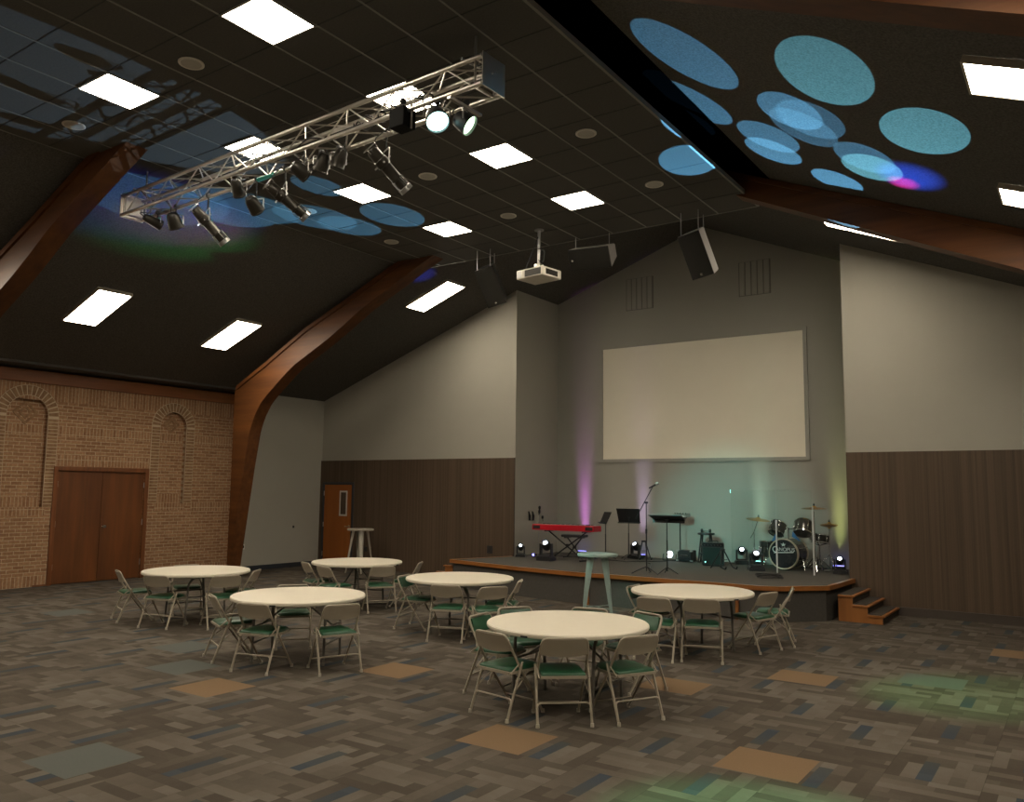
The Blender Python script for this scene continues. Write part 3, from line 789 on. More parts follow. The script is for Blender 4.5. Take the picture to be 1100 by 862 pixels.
# ------------------------------------------------------------------ lighting truss
TA, TB = Vector((-4.40, 5.965, 5.87)), Vector((-10.86, 6.20, 5.85))     # axis ends, near (right) and far (left)
tl = (TB - TA).length; trz = math.atan2(TB.y - TA.y, TB.x - TA.x)
truss = thing('lighting_truss', 'silver aluminium box truss hanging under the flat black ceiling', 'truss', TA, trz)
hy, hz = .145, .135
for y in (-hy, hy):
    for z in (-hz, hz):
        b = NB(); tube(b, [(.01, y, z), (tl - .01, y, z)], .0245, 12); obj('chord', b, 'alu', truss, 50)
nz = 18; st_ = (tl - .24) / nz
def lac(p0, p1, fixed, ax):
    b = NB()
    for i in range(nz):
        x0, x1 = .12 + i * st_, .12 + (i + 1) * st_; a, c = (p0, p1) if i % 2 == 0 else (p1, p0)
        P = ((x0, a, fixed), (x1, c, fixed)) if ax == 'y' else ((x0, fixed, a), (x1, fixed, c))
        tube(b, P, .0095, 6)
    return b
for z in (-hz, hz): obj('lacing', lac(-hy, hy, z, 'y'), 'alu', truss, 50)
for y in (-hy, hy): obj('lacing', lac(-hz, hz, y, 'z'), 'alu', truss, 50)
b = NB(); rbx(b, -.012, .0, -.17, .17, -.165, .165, .003); e = obj('end_plate', b, 'alu', truss)
for y, z in ((-.03, .03), (.03, -.0)):
    b = NB(); lathe(b, [(.0, .004), (.007, .003), (.007, 0)], 10, T(-.012, y, z) @ frame_to((-1, 0, 0)), cap=False); obj('bolt', b, 'chrome', e)
b = NB()
for y0, y1, z0, z1 in ((-.17, .17, .11, .165), (-.17, .17, -.165, -.11), (-.17, -.12, -.11, .11), (.12, .17, -.11, .11)): bx(b, tl, tl + .012, y0, y1, z0, z1)
for x in (.10, tl - .10):
    for y in (-hy, hy): tube(b, [(x, y, -hz), (x, y, hz)], .012, 6)
    for z in (-hz, hz): tube(b, [(x, -hy, z), (x, hy, z)], .012, 6)
bx(b, tl - .03, tl + .004, -.13, .13, -.12, .12)
tube(b, [(.10, 0, hz), (tl - .10, 0, hz)], .004, 5)
obj('end_frame', b, 'alu', truss)
for x in (.22, tl - .35):
    b = NB(); tube(b, [(x, .0, hz - .02), (x, .0, ZF - 5.865 - .004)], .012, 8); tube(b, [(x - .03, -.17, hz + .03), (x + .03, .17, hz + .03)], .016, 8); tube(b, [(x + .03, -.10, hz), (x + .03, -.10, hz + .14)], .008, 6)
    obj('hanger_rod', b, 'steel', truss, 50)
b = NB(); bx(b, .38, .42, -.31, .17, -hz - .05, -hz - .025); obj('cross_bar', b, 'alu', truss)

def tpos(s, side=0.): # point under the truss: s metres from the near end
    d = (TB - TA).normalized(); n = Vector((-d.y, d.x, 0))
    return TA + d * s - n * side + Vector((0, 0, -hz))
def clamp_mesh(b, drop):
    tube(b, [(0, 0, .0), (0, 0, -drop)], .010, 6)
    lathe(b, [(.032, -.018), (.034, 0), (.032, .018)], 12, T(0, 0, .024) @ frame_to((1, 0, 0)))
def yoke_mesh(b, w, drop, h, d):
    tube(b, bend([(-w, 0, -drop - h), (-w, 0, -drop), (w, 0, -drop), (w, 0, -drop - h)], .02, 3), .008, 6)
def leko(s, side, d, label):
    p = tpos(s, side); r = thing('profile_spotlight', label, 'spotlight', p, 0, 'long profile spotlights on the truss')
    az = math.atan2(d[1], d[0]) - PI / 2
    r.rotation_euler = (0, 0, az); dl = Vector((0, math.hypot(d[0], d[1]), d[2])).normalized()
    b = NB(); clamp_mesh(b, .16); obj('clamp', b, 'black', r, 50)
    b = NB(); yoke_mesh(b, .088, .16, .17, dl); obj('yoke', b, 'steel', r, 50)
    Mx = T(0, 0, -.34) @ frame_to(dl) @ Matrix.Scale(.78, 4)
    b = NB(); lathe(b, [(.0, -.30), (.06, -.29), (.085, -.25), (.088, -.12), (.10, -.11), (.10, -.02), (.082, .0), (.080, .20), (.088, .21), (.088, .23), (.075, .24), (.073, .36)], 20, Mx, cap=False); obj('barrel', b, 'lamp_bronze', r, 40)
    b = NB(); lathe(b, [(.073, .36), (.098, .37), (.100, .43), (.092, .43), (.088, .385), (.0, .38)], 20, Mx, cap=False)
    for k in range(4):
        a = k * PI / 2; c, q = math.cos(a) * .10, math.sin(a) * .10
        tube(b, [Mx @ Vector((c, q, .22)), Mx @ Vector((c * 1.02, q * 1.02, .43))], .006, 5)
    obj('lens_holder', b, 'steel', r, 40)
    b = NB(); lathe(b, [(.07, .383), (.05, .392), (.0, .398)], 18, Mx, cap=False); obj('lens', b, 'lens_dark', r, 60)
    b = NB()
    for a in (0.3, 1.9, 3.5, 5.0): tube(b, [Mx @ Vector((math.cos(a) * .09, math.sin(a) * .09, -.06)), Mx @ Vector((math.cos(a) * .145, math.sin(a) * .145, -.06))], .010, 5)
    obj('shutter', b, 'steel', r, 40)
    b = NB(); tube(b, [Mx @ Vector((.10 * math.cos(k * PI / 6), .10 * math.sin(k * PI / 6), -.32)) for k in range(12)], .006, 5, True)
    for k in (0, 4, 8): tube(b, [Mx @ Vector((.10 * math.cos(k * PI / 6), .10 * math.sin(k * PI / 6), -.32)), Mx @ Vector((.08 * math.cos(k * PI / 6), .08 * math.sin(k * PI / 6), -.24))], .005, 5)
    obj('rear_ring', b, 'steel', r, 40)
    b = NB(); tube(b, bend([Mx @ Vector((0, .06, -.25)), Vector((.05, -.16, -.10)), Vector((.03, -.05, .02)), Vector((.10, .0, .06))], .08), .007, 6); obj('cable', b, 'cable', r, 50)
M['matte_black'] = plain('matte_black_case', (.005, .005, .005), .8, spec=.15)
M['lamp_bronze'] = plain('dark_bronze_lamp_body', (.028, .024, .018), .35, .4)
def par(s, side, d, label, lens='lens_dark', rad=.10, body='lamp_bronze', group='small can lamps on the truss', drop=.08, deep=.16):
    p = tpos(s, side); r = thing('can_spotlight', label, 'spotlight', p, 0, group)
    az = math.atan2(d[1], d[0]) - PI / 2; r.rotation_euler = (0, 0, az)
    dl = Vector((0, math.hypot(d[0], d[1]), d[2])).normalized()
    b = NB(); clamp_mesh(b, drop); obj('clamp', b, 'black', r, 50)
    b = NB(); yoke_mesh(b, rad + .018, drop, rad + .02, dl); obj('yoke', b, 'steel', r, 50)
    Mx = T(0, 0, -drop - rad - .02) @ frame_to(dl)
    b = NB(); lathe(b, [(.0, -deep), (rad * .55, -deep), (rad * .8, -deep * .8), (rad * .95, -deep * .2), (rad, .03), (rad * 1.06, .035), (rad * 1.06, .05), (rad * .97, .05), (rad * .93, .02), (0, .015)], 22, Mx, cap=False); obj('can', b, body, r, 40)
    b = NB(); lathe(b, [(rad * .93, .022), (rad * .6, .034), (0, .038)], 22, Mx, cap=False); obj('lens', b, lens, r, 50)
    b = NB(); tube(b, bend([Mx @ Vector((0, .0, -deep)), Mx @ Vector((0, .02, -deep - .08)), Vector((.04, -.06, -.02)), Vector((.12, 0, .04))], .06), .006, 6); obj('cable', b, 'cable', r, 50)
    return Vector(p) + Matrix.Rotation(az, 3, 'Z') @ (Mx @ Vector((0, 0, .06)))
DOWN = (.35, .80, -.75)
leko(4.80, .13, (.30, .80, -.80), 'dark profile spotlight pointing down at the left end of the truss')
leko(3.24, .14, (.42, .80, -.62), 'dark profile spotlight pointing down under the middle of the truss')
leko(1.56, .15, (.36, .80, -.75), 'dark profile spotlight pointing down under the right half of the truss')
par(5.55, .13, (-.2, .55, -.8), 'dark can lamp at the far left end of the truss', drop=.10)
par(5.95, .10, (.1, .9, -.25), 'slim dark lamp lying under the left end of the truss', rad=.07, drop=.05, deep=.20)
par(3.98, .02, (-.3, .6, -.7), 'upper of two dark can lamps hanging left of the middle spotlight', rad=.08, drop=.04)
par(3.78, .13, (-.2, .7, -.45), 'lower of two dark can lamps hanging left of the middle spotlight', rad=.09, drop=.24)
TW = par(2.80, .06, (.25, .9, -.45), 'dark can lamp just right of the middle spotlight on the truss', 'lens_teal', rad=.09, drop=.05)
par(2.50, .06, (-.55, .1, -.8), 'left one of two dark can lamps hanging together mid truss', rad=.085, drop=.05)
par(2.26, .10, (-.55, .1, -.8), 'right one of two dark can lamps hanging together mid truss', rad=.08, drop=.05)
LT = par(.63, -.08, (.42, -.25, -.62), 'lit stage lamp with a pale teal lens near the right end of the truss', 'lens_teal', .115, 'black', 'lit lamps at the right end of the truss', .03, .13)
LG = par(.42, .12, (.70, .28, -.55), 'lit stage lamp with a green-white lens nearest the right end of the truss', 'lens_green', .105, 'black', 'lit lamps at the right end of the truss', .06, .13)
p = tpos(1.05, -.13) + Vector((0, 0, .10)); r = thing('dimmer_pack', 'square black lighting box under the right end of the truss', 'dimmer', p, trz)
b = NB(); clamp_mesh(b, .06); obj('clamp', b, 'black', r); b = NB(); rbx(b, -.10, .10, -.09, .09, -.27, -.07, .01); obj('case', b, 'matte_black', r)
b = NB()
for k in range(4): rbx(b, -.095 + k * .05, -.055 + k * .05, -.095, -.09, -.25, -.20, .002)
obj('socket', b, 'steel', r); b = NB(); tube(b, [(-.125, -.0, -.29), (-.125, 0, -.04)], .01, 6); tube(b, [(.125, -.0, -.29), (.125, 0, -.04)], .01, 6); obj('bracket', b, 'alu', r)
rnd = random.Random(3)
b = NB(); pts = []
for k in range(34):
    s = .72 + k * .035 + rnd.uniform(-.12, .12); pts.append((s, rnd.uniform(-.11, .11), rnd.uniform(-.08, .09)))
for s in (2.0, 3.1, 4.3): pts += [(s, -.08, .0), (s + .25, -.05, -.06), (s + .6, .05, .04)]
tube(b, bend(pts, .12), .008, 6)
o = obj('cable_loom', b, 'cable', None, 50); o.location = TA; o.rotation_euler = (0, 0, trz); tag(o, 'tangle of black cables running inside the lighting truss', 'cable')
b = NB(); tube(b, [(3.36, -.06, -hz - .055), (3.66, -.06, -hz - .055)], .026, 10); o = obj('gel_tube', b, 'tube_teal', None, 50); o.location = TA; o.rotation_euler = (0, 0, trz); tag(o, 'teal coloured tube along the underside of the truss', 'tube')

# ------------------------------------------------------------------ projector and hanging loudspeakers
r = thing('projector', 'white projector hanging from a pole under the ceiling above the stage front', 'projector', (-7.33, 11.30, 0))
yaw = R(-8)
b = NB(); rbx(b, -.29, .29, -.24, .24, 5.47, 5.625, .018, RZ(yaw)); body = obj('body', b, 'white_plastic', r)
b = NB(); bx(b, -.10, .25, -.243, -.236, 5.49, 5.60, RZ(yaw)); bx(b, .286, .293, -.16, .14, 5.50, 5.59, RZ(yaw)); obj('vent_grille', b, 'lamp_bronze', body)
b = NB(); bx(b, -.27, -.18, -.243, -.236, 5.49, 5.60, RZ(yaw)); obj('connector_panel', b, 'steel', body)
b = NB(); lathe(b, [(.055, 0), (.055, .05), (.04, .055), (.0, .05)], 18, RZ(yaw) @ T(.08, .24, 5.55) @ frame_to((0, 1, 0)), cap=False); obj('lens', b, 'lens_dark', body, 40)
b = NB(); tube(b, [(0, 0, 5.72), (0, 0, ZF - .004)], .026, 12); lathe(b, [(.08, ZF - .02), (.08, ZF - .004)], 18); obj('ceiling_pole', b, 'steel', r, 50)
b = NB()
for k in range(4):
    a = k * PI / 2 + .6; tube(b, [(0, 0, 5.75), (.13 * math.cos(a), .13 * math.sin(a), 5.63)], .010, 6)
rbx(b, -.06, .06, -.06, .06, 5.66, 5.74, .01); obj('mount_bracket', b, 'alu', r, 50)
b = NB(); tube(b, bend([(.0, -.03, 6.2), (-.10, -.05, 5.95), (-.20, -.10, 5.66)], .15), .009, 6); tube(b, bend([(.0, -.03, 6.0), (.14, -.03, 5.95), (.12, -.05, 5.72), (.02, -.05, 5.80)], .08), .008, 6); obj('cable', b, 'cable', r, 50)

def loudspeaker(loc, rot, rods, label, pale):
    """trapezoid cabinet: local z along the long side, -y is the grille"""
    r = thing('loudspeaker', label, 'loudspeaker', loc, 0, 'hanging loudspeakers')
    mx = Matrix.Rotation(rot[2], 4, 'Z') @ Matrix.Rotation(rot[0], 4, 'X') @ Matrix.Rotation(rot[1], 4, 'Y')
    w, d, h = .19, .34, .36
    pts = [(-w, -.20), (w, -.20), (w * .62, d * .55), (-w * .62, d * .55)]
    b = NB(); prism(b, pts, -h, h, 'z')
    bmesh.ops.bevel(b, geom=b.edges[:], offset=.012, segments=2, affect='EDGES'); b.transform(mx); obj('cabinet', b, pale, r)
    b = NB(); rows = []
    for i in range(9):
        u = i / 8 * 2 - 1; rows.append((u * (w - .006), -.20 - .028 * (1 - u * u)))
    prism(b, rows + [(w - .006, -.19), (-w + .006, -.19)], -h + .006, h - .006, 'z'); b.transform(mx); g = obj('grille', b, 'speaker_black', r, 40)
    b = NB(); lathe(b, [(.0, .008), (.018, .006), (.02, 0)], 12, mx @ T(.0, -.227, -h + .06) @ frame_to((0, -1, 0)), cap=False); obj('badge', b, 'chrome', g, 50)
    for x, y, z in rods:
        p = mx @ Vector((x, y, z)); b = NB(); q = ZF + .05 - loc[2] if loc[1] + p.y > YF else ZF - loc[2] - .004
        if loc[1] + p.y > YF: q = roof(loc[0] + p.x) - loc[2] - .004
        tube(b, [(p.x, p.y, p.z - .02), (p.x, p.y, q)], .008, 6); obj('hanging_rod', b, 'steel', r, 50)
loudspeaker((-8.80, 12.02, 5.74), (R(26), R(-15), R(20)), ((-.15, -.12, .355), (.12, -.15, .355), (.10, .15, .30)), 'black loudspeaker hanging left of the projector, tilted down', 'speaker_side')
loudspeaker((-6.72, 12.05, 5.98), (R(32), R(90), R(10)), ((.10, -.1, .30), (.10, -.1, -.30)), 'black loudspeaker hung sideways between the projector and the right loudspeaker', 'speaker_grey')
loudspeaker((-4.80, 12.05, 5.72), (R(26), R(-9), R(-2)), ((-.15, -.12, .355), (.15, -.12, .355), (.10, .17, .30)), 'black loudspeaker hanging at the right end of the ceiling edge, tilted down', 'speaker_grey')
# ------------------------------------------------------------------ moving-head lamps on the stage
HEADS = {}
def moving_head(key, x, y, sc, d, lens, label):
    r = thing('moving_head_lamp', label, 'stage light', (x, y, ZS), 0, 'moving head lamps on the stage')
    d = Vector(d).normalized(); az = math.atan2(d.y, d.x) - PI / 2; r.rotation_euler = (0, 0, az); dl = Vector((0, math.hypot(d.x, d.y), d.z))
    r.scale = (sc, sc, sc)
    b = NB(); prism(b, [(-.15, 0), (.15, 0), (.15, .05), (.12, .085), (-.12, .085), (-.15, .05)], -.14, .14, 'y'); obj('base', b, 'black_plastic', r)
    b = NB(); rbx(b, -.13, -.095, -.05, .05, .09, .33, .012); rbx(b, .095, .13, -.05, .05, .09, .33, .012); rbx(b, -.13, .13, -.06, .06, .088, .115, .01); obj('yoke', b, 'black_plastic', r)
    Mx = T(0, 0, .30) @ frame_to(dl)
    b = NB(); lathe(b, [(.0, -.12), (.05, -.115), (.085, -.07), (.092, .0), (.088, .06), (.075, .085), (.066, .085), (.062, .07), (0, .068)], 22, Mx, cap=False); obj('head', b, 'black_plastic', r, 40)
    b = NB(); lathe(b, [(.043, .071), (.030, .079), (0, .082)], 20, Mx, cap=False); obj('lens', b, lens, r, 60)
    HEADS[key] = Vector((x, y, ZS)) + sc * (Matrix.Rotation(az, 3, 'Z') @ (Mx @ Vector((0, 0, .10))))
moving_head('A', -10.16, 15.03, .70, (.3, -.6, .75), 'lens_white', 'small moving head lamp in the left corner of the stage against the panelling edge')
moving_head('B', -9.25, 14.62, 1.05, (.1, -.62, .60), 'lens_white', 'large moving head lamp standing in front of the red keyboard')
moving_head('C', -8.09, 16.40, .88, (-.15, -.6, .7), 'lens_white', 'moving head lamp behind the microphone stand in the middle of the stage')
moving_head('D', -5.13, 15.40, .95, (.35, -.68, .52), 'lens_white', 'moving head lamp just left of the bass drum')
moving_head('E', -5.82, 16.60, .88, (.35, -.75, .50), 'lens_white', 'moving head lamp farther back under the left cymbal')
moving_head('F', -3.75, 15.86, .78, (.15, -.70, .60), 'lens_white', 'moving head lamp at the right edge of the stage beside the panelling')
r = thing('stage_par_lamp', 'round stage lamp with a bright white face lying by the back wall mid stage', 'stage light', (-7.27, 16.34, ZS))
Mx = T(0, 0, .13) @ frame_to((.05, -.95, .16)) @ Matrix.Scale(.6, 4)
b = NB(); lathe(b, [(0, -.14), (.08, -.13), (.12, -.04), (.125, .02), (.12, .025), (.11, .01), (0, .008)], 24, Mx, cap=False); obj('can', b, 'black', r, 40)
b = NB(); lathe(b, [(.112, .012), (.06, .022), (0, .024)], 24, Mx, cap=False); obj('lens', b, 'lens_white', r, 50)
b = NB(); tube(b, bend([(-.14, 0, .14), (-.15, -.03, .008), (.15, -.03, .008), (.14, 0, .14)], .03), .010, 6); obj('bracket', b, 'black', r, 50)
def uplight(x, y, lens, label):
    r = thing('uplight', label, 'stage light', (x, y, ZS), 0, 'small uplights along the back wall')
    b = NB(); rbx(b, -.11, .11, -.05, .05, 0.0, .06, .01); obj('case', b, 'black', r)
    b = NB(); bx(b, -.095, .095, -.035, .035, .058, .066); obj('lens', b, lens, r)
UPL = {}
for k, x, lens, lab in (('purple', -9.62, 'led_blue', 'small wall uplight throwing purple light behind the keyboard'), ('lav', -8.13, 'led_blue', 'small wall uplight throwing lavender light behind the middle music stand'),
                        ('lime', -3.98, 'led_blue', 'small wall uplight throwing yellow-green light in the right corner of the alcove'), ('mint', -5.50, 'led_glint_teal', 'small wall uplight throwing pale green light behind the drum shield')):
    uplight(x, 16.74, lens, lab); UPL[k] = Vector((x, 16.72, ZS + .16))
r = thing('floor_led', 'tiny blue lit lamp on the stage floor behind the tall teal-lit table', 'stage light', (-8.78, 15.85, ZS))
b = NB(); rbx(b, -.05, .05, -.05, .05, 0, .09, .012); obj('case', b, 'black', r); b = NB(); lathe(b, [(.035, 0), (.0, .012)], 14, T(0, -.05, .055) @ frame_to((0, -1, 0)), cap=False); obj('lens', b, 'led_blue', r)
r = thing('floor_led', 'tiny blue lit lamp on the stage floor in the left alcove corner', 'stage light', (-10.02, 15.35, ZS))
b = NB(); rbx(b, -.04, .04, -.04, .04, 0, .06, .012); obj('case', b, 'black', r); b = NB(); lathe(b, [(.028, 0), (.0, .012)], 14, T(0, -.04, .035) @ frame_to((0, -1, 0)), cap=False); obj('lens', b, 'led_blue', r)

# ------------------------------------------------------------------ keyboard, bench, stands
r = thing('keyboard', 'red stage keyboard on a black cross-leg stand', 'keyboard', (-8.97, 14.95, 1.155))
b = NB(); rbx(b, -.745, .745, -.16, .16, 0, .118, .012); body = obj('body', b, 'red_key', r)
pass
for s in (-1, 1):
    b = NB(); bx(b, s * .63 - .085, s * .63 + .085, -.163, -.158, .025, .095); obj('rear_grille', b, 'black_plastic', body)
b = NB(); bx(b, -.62, .62, .02, .15, .116, .124)
obj('white_keys', b, 'white_plastic', r); b = NB()
for i in range(36):
    if i % 7 not in (2, 6): bx(b, -.59 + i * .0335, -.577 + i * .0335, .02, .10, .122, .134)
obj('black_keys', b, 'black', r)
b = NB(); bx(b, -.6, .6, -.13, -.02, .117, .121); obj('control_panel', b, 'black', r)
def xstand(name, label, cat, x, y, w, h, dy, lowspread):
    r = thing(name, label, cat, (x, y, ZS))
    for i, s in enumerate((-1, 1)):
        yy = (-.012, .012)[i]
        b = NB(); tube(b, [(s * w, yy, h - .015), (-s * lowspread, yy, .02)], .015, 8); obj('leg', b, 'black', r, 50)
        b = NB(); tube(b, [(-s * lowspread, -dy, .016), (-s * lowspread, dy, .016)], .015, 8); obj('foot', b, 'black', r, 50)
        b = NB(); tube(b, [(s * w, -dy, h - .012), (s * w, dy, h - .012)], .012, 8); obj('support_arm', b, 'black', r, 50)
    b = NB(); lathe(b, [(.03, -.03), (.03, .03)], 14, T(0, 0, h * .51) @ frame_to((0, 1, 0))); obj('locking_disc', b, 'black', r, 50)
    return r
xstand('keyboard_stand', 'black cross-leg stand carrying the red keyboard', 'stand', -8.94, 14.95, .45, .606, .17, .40)
r = xstand('keyboard_bench', 'black padded folding bench behind the red keyboard', 'bench', -9.16, 15.62, .17, .44, .14, .19)
b = NB(); rbx(b, -.26, .26, -.15, .15, .44, .495, .02); obj('cushion', b, 'black_plastic', r)
def tripod(b, spread, h, n=3, a0=.5, rad=.009):
    for k in range(n):
        a = a0 + k * 2 * PI / n; tube(b, bend([(0, 0, h), (spread * .5 * math.cos(a), spread * .5 * math.sin(a), h * .6), (spread * math.cos(a), spread * math.sin(a), .012)], .06), rad, 6)
def music_stand(x, y, hgt, w, dh, tilt, rz, label, a0=.5, sp=.25):
    r = thing('music_stand', label, 'music stand', (x, y, ZS), rz)
    b = NB(); tripod(b, sp, .12, 3, a0); obj('tripod_base', b, 'black', r, 50)
    b = NB(); tube(b, [(0, 0, .05), (0, 0, hgt * .6)], .013, 8); tube(b, [(0, 0, hgt * .55), (0, 0, hgt - .05)], .009, 8); obj('pole', b, 'black', r, 50)
    Mx = T(0, 0, hgt) @ Matrix.Rotation(tilt, 4, 'X')
    b = NB(); prism(b, [(-w * .92, -dh * .5), (w * .92, -dh * .5), (w, dh * .5), (-w, dh * .5)], -.004, .004, 'y'); bx(b, -w * .95, w * .95, -.06, .004, -dh * .5 - .008, -dh * .5); b.transform(Mx); obj('desk', b, 'black', r)
    b = NB(); lathe(b, [(.022, -.03), (.022, .03)], 10, T(0, .025, hgt - .04) @ frame_to((1, 0, 0))); obj('tilt_joint', b, 'black', r, 50)
music_stand(-8.50, 15.8, .87, .135, .27, R(-28), R(-28), 'small black music stand with a slanted desk right of the keyboard')
music_stand(-8.03, 15.95, .93, .26, .30, R(20), R(6), 'black music stand with a wide upright desk behind the microphone')
music_stand(-6.12, 13.64, .985, .30, .30, R(74), R(10), 'black music stand with a flat desk at the stage front', 2.0, .20)
r = thing('mixer_stand', 'slim black pole stand holding a small mixer behind the flat music stand', 'stand', (-7.13, 16.56, ZS))
b = NB(); tripod(b, .11, .12); obj('tripod_base', b, 'black', r, 50); b = NB(); tube(b, [(0, 0, .05), (0, 0, .90)], .014, 8); obj('pole', b, 'black', r, 50)
b = NB(); bx(b, -.12, .12, -.10, .10, .89, .905); obj('tray', b, 'black', r)
r = thing('small_mixer', 'small grey mixer on the slim pole stand', 'mixer', (-7.11, 16.56, ZS + .906))
b = NB(); prism(b, [(-.12, .0), (.12, .0), (.12, .085), (-.12, .05)], -.16, .16, 'x'); obj('case', b, 'steel', r); b = NB()
for i in range(5): tube(b, [(-.12 + i * .06, -.02, .06), (-.12 + i * .06, -.024, .085)], .010, 6)
obj('knob', b, 'black', r)
r = thing('microphone_stand', 'tall black microphone stand with a boom at the stage front', 'microphone stand', (-6.41, 13.42, ZS))
b = NB(); tripod(b, .27, .13, 3, 1.75, .010); obj('tripod_base', b, 'black', r, 50)
b = NB(); tube(b, [(0, 0, .05), (0, 0, .75)], .013, 8); tube(b, [(0, 0, .72), (0, 0, 1.24)], .009, 8); obj('pole', b, 'black', r, 50)
b = NB(); tube(b, [(-.21, .0, .95), (.135, .0, 1.535)], .008, 8); tube(b, [(-.21, 0, .95), (-.16, 0, 1.03)], .013, 8); obj('boom', b, 'black', r, 50)
b = NB(); lathe(b, [(.02, -.035), (.02, .035)], 10, T(0, 0, 1.24) @ frame_to((0, 1, 0))); tube(b, [(0, 0, .70), (0, 0, .78)], .019, 8); obj('clutch', b, 'black', r, 50)
r = thing('microphone', 'black vocal microphone clipped to the tall boom stand', 'microphone', (-6.265, 13.42, ZS + 1.54))
Mx = frame_to((.9, -.1, .42)); b = NB(); lathe(b, [(.012, -.10), (.013, -.09), (.018, .05), (.0, .052)], 14, Mx, cap=False); obj('handle', b, 'black', r, 50)
b = NB(); lathe(b, [(.018, .05), (.027, .06), (.029, .085), (.022, .108), (0, .118)], 14, Mx, cap=False); obj('grille', b, 'steel', r, 50)
r = thing('straight_microphone_stand', 'thin straight microphone stand in the left alcove corner behind the keyboard', 'microphone stand', (-9.86, 15.25, ZS))
b = NB(); lathe(b, [(.0, .0), (.13, 0), (.13, .015), (.02, .03), (0, .03)], 20, cap=False); obj('round_base', b, 'black', r, 40); b = NB(); tube(b, [(0, 0, .02), (.03, 0, .92)], .007, 6); obj('pole', b, 'steel', r, 50)
b = NB(); lathe(b, [(.012, -.10), (.018, .03), (.028, .05), (.026, .09), (0, .105)], 12, T(.03, 0, 1.0) @ frame_to((.2, -.2, 1)), cap=False); obj('microphone_head', b, 'black', r, 50)
for y, z, h, lab in ((15.65, 1.41, .10, 'left of two slim black belts hanging on the alcove side wall'), (15.80, 1.41, .10, 'right of two slim black belts hanging on the alcove side wall')):
    r = thing('hanging_strap', lab, 'strap', (XA0 + .002, y, z)); b = NB(); tube(b, [(.02, -.015, h), (.03, .01, 0), (.02, .02, -h)], [.012, .03, .018], 8); obj('strap', b, 'black', r, 50)
    b = NB(); tube(b, [(.0, -.015, h - .01), (.03, -.015, h - .01)], .008, 6); obj('peg', b, 'black', r, 50)
for y, z, lab in ((16.07, 1.50, 'upper small black clip on the alcove side wall'), (16.21, 1.37, 'lower small black clip on the alcove side wall')):
    r = thing('wall_clip', lab, 'clip', (XA0 + .002, y, z)); b = NB(); rbx(b, 0, .04, -.025, .025, -.035, .035, .01); obj('body', b, 'black', r); b = NB(); tube(b, [(.02, 0, -.03), (.03, 0, -.09)], .006, 6); obj('tail', b, 'black', r)
# A-frame guitar stands
def guitar_stand(x, y, rz, h, w, label):
    r = thing('guitar_stand', label, 'guitar stand', (x, y, ZS), rz)
    for s in (-1, 1):
        b = NB(); tube(b, bend([(s * .03, 0, h), (s * w, -.12, .05), (s * w, -.24, .02), (s * w, -.26, .07)], .03), .013, 8); obj('front_leg', b, 'black', r, 50)
        b = NB(); tube(b, [(s * .03, 0, h), (s * w * .9, .20, .012)], .012, 8); obj('rear_leg', b, 'black', r, 50)
    b = NB(); tube(b, [(-.05, 0, h), (.05, 0, h)], .02, 8); tube(b, [(-w * .5, -.06, h * .5), (w * .5, -.06, h * .5)], .007, 6); obj('hinge', b, 'black', r, 50)
guitar_stand(-7.76, 16.12, R(35), .39, .12, 'empty black folding guitar stand behind the boom microphone stand')
guitar_stand(-5.70, 15.20, R(60), .36, .13, 'empty black folding guitar stand right of the amplifier')
# gear box, stool, amplifier
r = thing('equipment_case', 'black equipment case on the stage beside the bright round lamp', 'case', (-6.91, 16.39, ZS))
b = NB(); rbx(b, -.15, .15, -.14, .14, .01, .235, .015); obj('body', b, 'black', r)
b = NB()
for x in (-.15, .15):
    for z in (.01, .235): rbx(b, x - .03, x + .03, -.148, -.10, z - .025 if z > .1 else z, z + .003 if z > .1 else z + .03, .004)
obj('corner_guard', b, 'steel', r); b = NB(); tube(b, bend([(-.07, -.14, .13), (-.07, -.17, .14), (.07, -.17, .14), (.07, -.14, .13)], .015), .009, 6); obj('handle', b, 'steel', r)
b = NB(); bx(b, -.12, .12, -.146, -.139, .03, .09); obj('front_panel', b, 'lens_dark', r)
r = thing('stool', 'tall black wooden stool behind the amplifier', 'stool', (-6.53, 16.50, ZS))
b = NB(); lathe(b, [(0, .56), (.165, .56), (.175, .575), (.17, .60), (0, .605)], 28, cap=False); obj('seat', b, 'black', r, 40)
for k in range(4):
    a = PI / 4 + k * PI / 2 + .2; b = NB(); tube(b, [(.12 * math.cos(a), .12 * math.sin(a), .565), (.20 * math.cos(a), .20 * math.sin(a), .0)], .017, 8); obj('leg', b, 'black', r, 50)
for z, q in ((.18, .175), (.33, .155)):
    b = NB()
    for k in range(4):
        a = PI / 4 + k * PI / 2 + .2; c = a + PI / 2; tube(b, [(q * math.cos(a), q * math.sin(a), z), (q * math.cos(c), q * math.sin(c), z)], .010, 6)
    obj('rung', b, 'black', r, 50)
r = thing('headphones', 'black headphones lying on the tall black stool', 'headphones', (-6.53, 16.50, ZS + .606))
b = NB(); tube(b, [(.09 * math.cos(t), .09 * math.sin(t), .022) for t in [PI * i / 12 for i in range(13)]], .009, 8); obj('headband', b, 'black', r, 50)
for s in (-1, 1):
    b = NB(); lathe(b, [(.0, -.02), (.035, -.018), (.038, .01), (.02, .018), (0, .018)], 14, T(s * .09, -.01, .038) @ frame_to((s, 0, 0)), cap=False); obj('ear_cup', b, 'black_plastic', r, 50)
r = thing('guitar_amplifier', 'dark guitar amplifier with a green-tinted grille standing at an angle mid stage', 'amplifier', (-6.13, 15.85, ZS), R(20))
